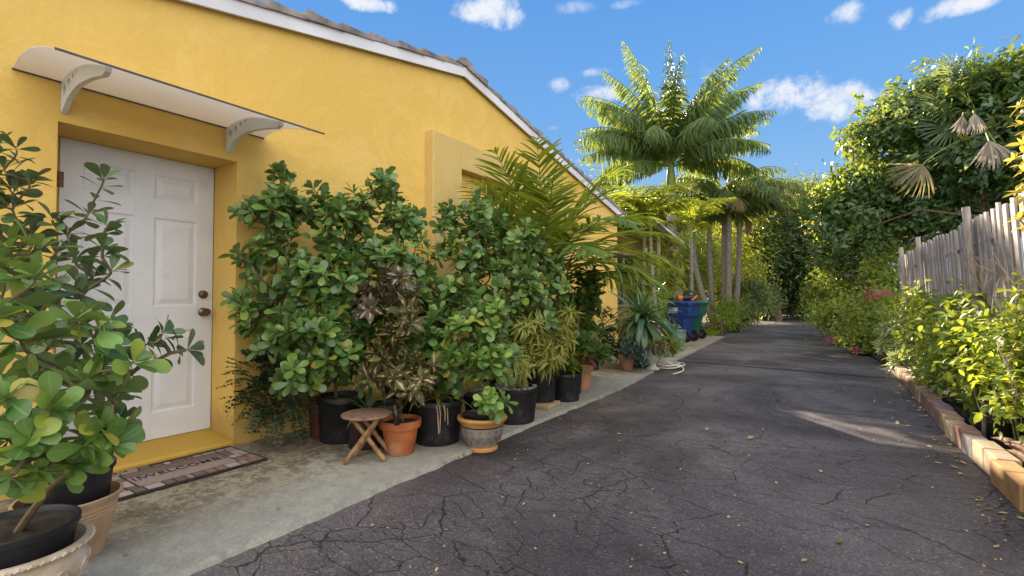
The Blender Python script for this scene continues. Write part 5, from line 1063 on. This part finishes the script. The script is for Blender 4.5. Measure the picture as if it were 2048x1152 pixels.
for yp in (2.2, 4.25, 6.45, 9.15, 10.8):
    m = MB(); x = fx(yp) - .005; m.tube([(x + .045, yp, 0), (x - .045, yp + .02, 1.0), (x - .105, yp + .03, 2.01)], [.036, .034, .032], 10); m.build('post', M['fence'], fn, smooth=50)

# ------------------------------------------------------------------ planting bed
BG = 'plants in the bed along the fence'
def bedplant(lab, base, bl, lm, Ln, W, per=12, spread=.1, droop=.2, Tm=T_TREE, flat=0, ntw=22, tr=.014, name='bed_shrub'):
    return tree(name, lab, base, .35, bl, lm, Ln, W, per, cat='shrub', Tm=Tm, flat=flat, spread=spread, droop=droop, tr=tr, ntw=ntw, part='foliage', group=BG, zmin=.06, z0=.03, den=1.0, clump=.07)
def addleaf(root, bl, lm, Ln, W, per, name, spread=.06, Tm=T_TREE):
    P, D = blob_points(bl, None, .8); lc = LC(); cluster_leaves(lc, P, D, per, Ln, W, spread, 0, .3); lc.build(name, Tm, LM[lm], root, zmin=.08)
q = bedplant('tall green shrub with yellowish tips at the far end of the fence', (.55, 14.2), [(1720, 560, 13.5, 60, 55, .7, 260), (1660, 590, 14.5, 32, 50, .6, 130), (1775, 560, 12.4, 40, 55, .4, 170), (1690, 520, 14, 45, 30, .5, 90), (1800, 590, 11.4, 20, 40, .3, 60)], 'hedge', .15, .055, 10, .16)
addleaf(q, [(1720, 515, 13.3, 60, 16, .5, 40), (1770, 505, 12.5, 30, 14, .4, 20)], 'tree_pale', .15, .04, 10, 'pale_foliage'); addleaf(q, [(1700, 540, 13.2, 50, 20, .5, 18)], 'purple', .1, .05, 8, 'purple_foliage')
q = bedplant('flowering shrub with red and magenta bracts spilling onto the drive', (.5, 10.8), [(1690, 650, 11.8, 50, 45, .5, 220), (1740, 635, 10.4, 50, 50, .4, 230), (1745, 690, 9.8, 40, 34, .4, 130), (1655, 635, 13, 26, 40, .5, 110), (1640, 605, 15, 22, 34, .5, 70)], 'hedge', .10, .05, 10, .12)
addleaf(q, [(1755, 588, 10.2, 26, 10, .3, 10), (1705, 612, 11, 30, 16, .3, 12), (1668, 680, 11.6, 16, 16, .3, 6), (1740, 705, 9.4, 30, 10, .2, 5), (1640, 510, 17, 6, 5, .2, 3)], 'flower', .075, .05, 8, 'blossoms', .06)
q = bedplant('pale striped strap-leaved shrub at the far end of the block edging', (.72, 8.4), [(1800, 690, 8.4, 24, 24, .16, 5)], 'hedge', .08, .03, 3, ntw=5)
P, D = blob_points([(1795, 680, 8.4, 36, 40, .2, 30), (1835, 715, 7.2, 44, 40, .15, 34), (1815, 740, 7.2, 28, 28, .12, 16), (1860, 765, 6.3, 26, 20, .12, 10)], None); lc = LC()
for p, d in zip(P, D): rosette(lc, p, d + [0, 0, .7], 18, .25, .034, 15, 110, .9)
lc.build('striped_foliage', T_STRAP, LM['striped_pale'], q, zmin=.06)
q = bedplant('yellow-green leafy shrub in the middle of the fence bed', (.9, 6.1), [(1880, 640, 6.6, 50, 45, .16, 60), (1845, 620, 7.4, 40, 40, .16, 50), (1915, 690, 5.4, 55, 50, .16, 70), (1880, 740, 5.5, 50, 35, .16, 50), (1870, 600, 7.2, 40, 24, .15, 40), (1820, 615, 8.6, 36, 30, .18, 65), (1845, 650, 7.6, 34, 36, .14, 55), (1870, 690, 6.6, 34, 36, .12, 45)], 'lime', .085, .042, 11, .09)
bedplant('low dark green shrub leaning over the edging blocks', (.82, 4.9), [(1918, 745, 5.0, 40, 26, .1, 45), (1965, 775, 4.1, 36, 26, .09, 36), (1882, 715, 5.8, 30, 22, .08, 24)], 'hedge', .10, .052, 10, .08)
bedplant('bright yellow-lit shrub nearest the camera in the fence bed', (.98, 3.9), [(1965, 670, 4.2, 55, 60, .14, 80), (1920, 650, 4.9, 45, 50, .12, 50), (2025, 710, 3.6, 45, 70, .12, 60), (1990, 760, 3.8, 50, 40, .12, 50), (2050, 640, 3.4, 30, 50, .1, 30), (2050, 780, 3.3, 40, 50, .1, 30)], 'lime', .075, .038, 12, .09)
# umbrella-leaved plants: whorls of drooping leaflets
sc = thing('umbrella_plant', 'glossy umbrella-leaved plant standing up against the fence pickets', 'shrub', (1.0, 5.1, .03), BG); lc = LC(); mb = MB()
for u, v, t in [(1930, 600, 4.95, ), (1960, 590, 4.7), (1985, 610, 4.5), (1910, 625, 5.1), (1945, 635, 4.8), (2015, 600, 4.0), (2040, 590, 3.8), (1975, 650, 4.5), (2035, 625, 3.9), (1895, 600, 5.4)]:
    p = at(u, v, t); mb.tube(bez(np.array([1.0, 5.1 + rng.normal(0, .1), .03]), np.array([.95, 5.0, .6]), p - U_ * .2, p, 8), .007, 5); rosette(lc, p, U_ + rng.normal(0, .3, 3), 9, .15, .055, 65, 100, .6, jit=.1)
mb.build('stem', M['greenstem'], sc); lc.build('foliage', T_LANCE, LM['lime'], sc)
cr_ = thing('croton', 'yellow-leaved shrub whose branch hangs in at the right edge above the fence bed', 'shrub', (1.0, 2.75, .03), BG); lc = LC(); mb = MB()
tips = [(2040, 215, 3.05), (2046, 250, 3.05), (2030, 320, 3.1), (2044, 290, 3.0), (2036, 385, 3.1), (2055, 340, 3.0), (2062, 200, 3.0), (2065, 420, 3.0), (2040, 440, 3.05), (2070, 270, 3.0), (2060, 380, 3.0)]
P = np.array([at(*t) for t in tips]); br, pa = grow([np.array([1.0, 2.75, .05]), np.array([1.02, 2.7, 1.2])], P, nrm(-R_ + U_ * .6 + rng.normal(0, .3, P.shape)), .012, .003)
for Q, r in br: mb.tube(Q, r, 5)
mb.build('stem', M['stem'], cr_)
for p in P: rosette(lc, p, -R_ * .6 + U_ * .6 + rng.normal(0, .3, 3), 9, .075, .030, 25, 95, .5); rosette(lc, p + [.02, 0, -.04], -R_ * .6 + U_ * .6, 5, .08, .03, 60, 100, .5)
lc.build('foliage', T_LANCE, LM['yellow'], cr_)
# bare twigs and dry stalks against the fence
tw = MB()
for k in range(26):
    u = rng.uniform(1925, 2048); v0 = rng.uniform(560, 660); t = np.interp(u, [1900, 2048], [5.0, 3.5]) - .1; p = at(u, v0, t); q = at(u + rng.normal(0, 40), v0 - rng.uniform(30, 110), t + rng.normal(0, .1)); tw.tube(bez(p, p + U_ * .1, q - U_ * .05 + rng.normal(0, .03, 3), q, 7), [.005, .0045, .004, .0035, .003, .0025, .0015], 4)
for k in range(14):
    u = rng.uniform(1960, 2048); t = np.interp(u, [1900, 2048], [4.6, 3.2]); p = at(u, rng.uniform(790, 850), t); q = at(u + rng.normal(10, 40), rng.uniform(650, 760), t); tw.tube(bez(p, p + U_ * .15, q - R_ * .1, q, 7), .006, 5)
for k in range(60):
    c = at(rng.uniform(1935, 2020), rng.uniform(515, 545), 4.2); tw.tube([c, c + rng.normal(0, .03, 3)], .0018, 4)
tag(tw.build('dry_twigs', surf('dry_twig', (.26, .20, .14), (.5, .42, .32), 12, .9), None, (1.0, 4.2, .4)), 'bare twigs and pale dry flower stalks in front of the fence pickets', 'twigs')
bp = thing('black_pot', 'low black nursery pot behind the near edging blocks in the fence bed', 'pot', (.905, 5.10, .035)); pot_black(bp, (.905, 5.10, .035), .115, .17)
hk = MB()
for k in range(5):
    p = np.array([.90 + rng.normal(0, .025), 4.25 + rng.normal(0, .10), .06 + .022 * k]); hk.tube(bez(p, p + [.05, .1, .05], p + [.0, .25, .06], p + [-.05, .4, .02], 8), [.008, .02, .028, .03, .028, .02, .012, .004], 6)
tag(hk.build('palm_husk', surf('husk', (.10, .045, .025), (.28, .14, .08), 12, .7), None, (.90, 4.4, .06), smooth=60), 'curled brown palm husks heaped in the bed in front of the low black pot', 'palm husk')
# leaf litter
def litter(name, n, xf, yl, zl, mat, s, parent=None):
    yy = yl[0] + (yl[1] - yl[0]) * rng.random(n) ** 1.6; xx = np.array([xf(q) for q in yy]); d = rng.normal(0, 1, (n, 3)); d[:, 2] *= .15; nn = np.array([0, 0, 1.0]) + rng.normal(0, .25, (n, 3))
    lc = LC(); sz = s * rng.uniform(.4, 1.5, n) ** 1.5; lc.add(np.stack([xx, yy, np.full(n, zl)], 1), d, nn, sz, sz * .55, rng.uniform(-.8, .8, n)); o = lc.build(name, T_LANCE, LM[mat], None, (0, 5, zl)); o['kind'] = 'stuff'
dl = lambda y: np.interp(y, [p[1] for p in DL], [p[0] for p in DL]); dr_ = lambda y: np.interp(y, [p[1] for p in DR], [p[0] for p in DR])
litter('fallen_leaves', 900, lambda q: rng.uniform(dl(q) + .05, dr_(q)), (.7, 12), .006, 'litter', .014)
litter('fallen_leaves', 260, lambda q: dr_(q) - abs(rng.normal(0, .12)), (2.3, 11), .006, 'litter', .03)
litter('fallen_leaves', 90, lambda q: rng.uniform(-3.6, -2.35), (.8, 9), .038, 'litter', .018)
litter('fallen_leaves', 14, lambda q: rng.uniform(-1.6, .5), (1.4, 5), .008, 'litter', .036)
lc = LC(); n = 300; yy = rng.uniform(.5, 9, n); keep = noise_keep = rng.random(n) < .9; xx = np.array([dl(q) for q in yy]) + rng.normal(.02, .012, n); kk = (np.sin(yy * 5.1) + np.sin(yy * 2.3 + 1)) > .35
d = rng.normal(0, .7, (n, 3)); d[:, 2] = .8; lc.add(np.stack([xx, yy, np.full(n, .008)], 1)[kk], d[kk], rng.normal(0, 1, (kk.sum(), 3)), .03, .008, .6); tag(lc.build('weeds', T_LANCE, LM['grass'], None, (-2.2, 4, 0)), kind='stuff')
an = MB(); p = np.array([-4.6, 10.2, 2.9]); an.tube([p, p + [0, 0, .75]], .008, 5); an.tube([p + [-.2, 0, .55], p + [.2, .1, .6]], .005, 4); an.tube([p + [-.12, .1, .7], p + [.14, -.1, .42]], .005, 4)
tag(an.build('aerial', M['darkmetal'], None, p), 'thin television aerial rising above the rear end of the roof', 'aerial')
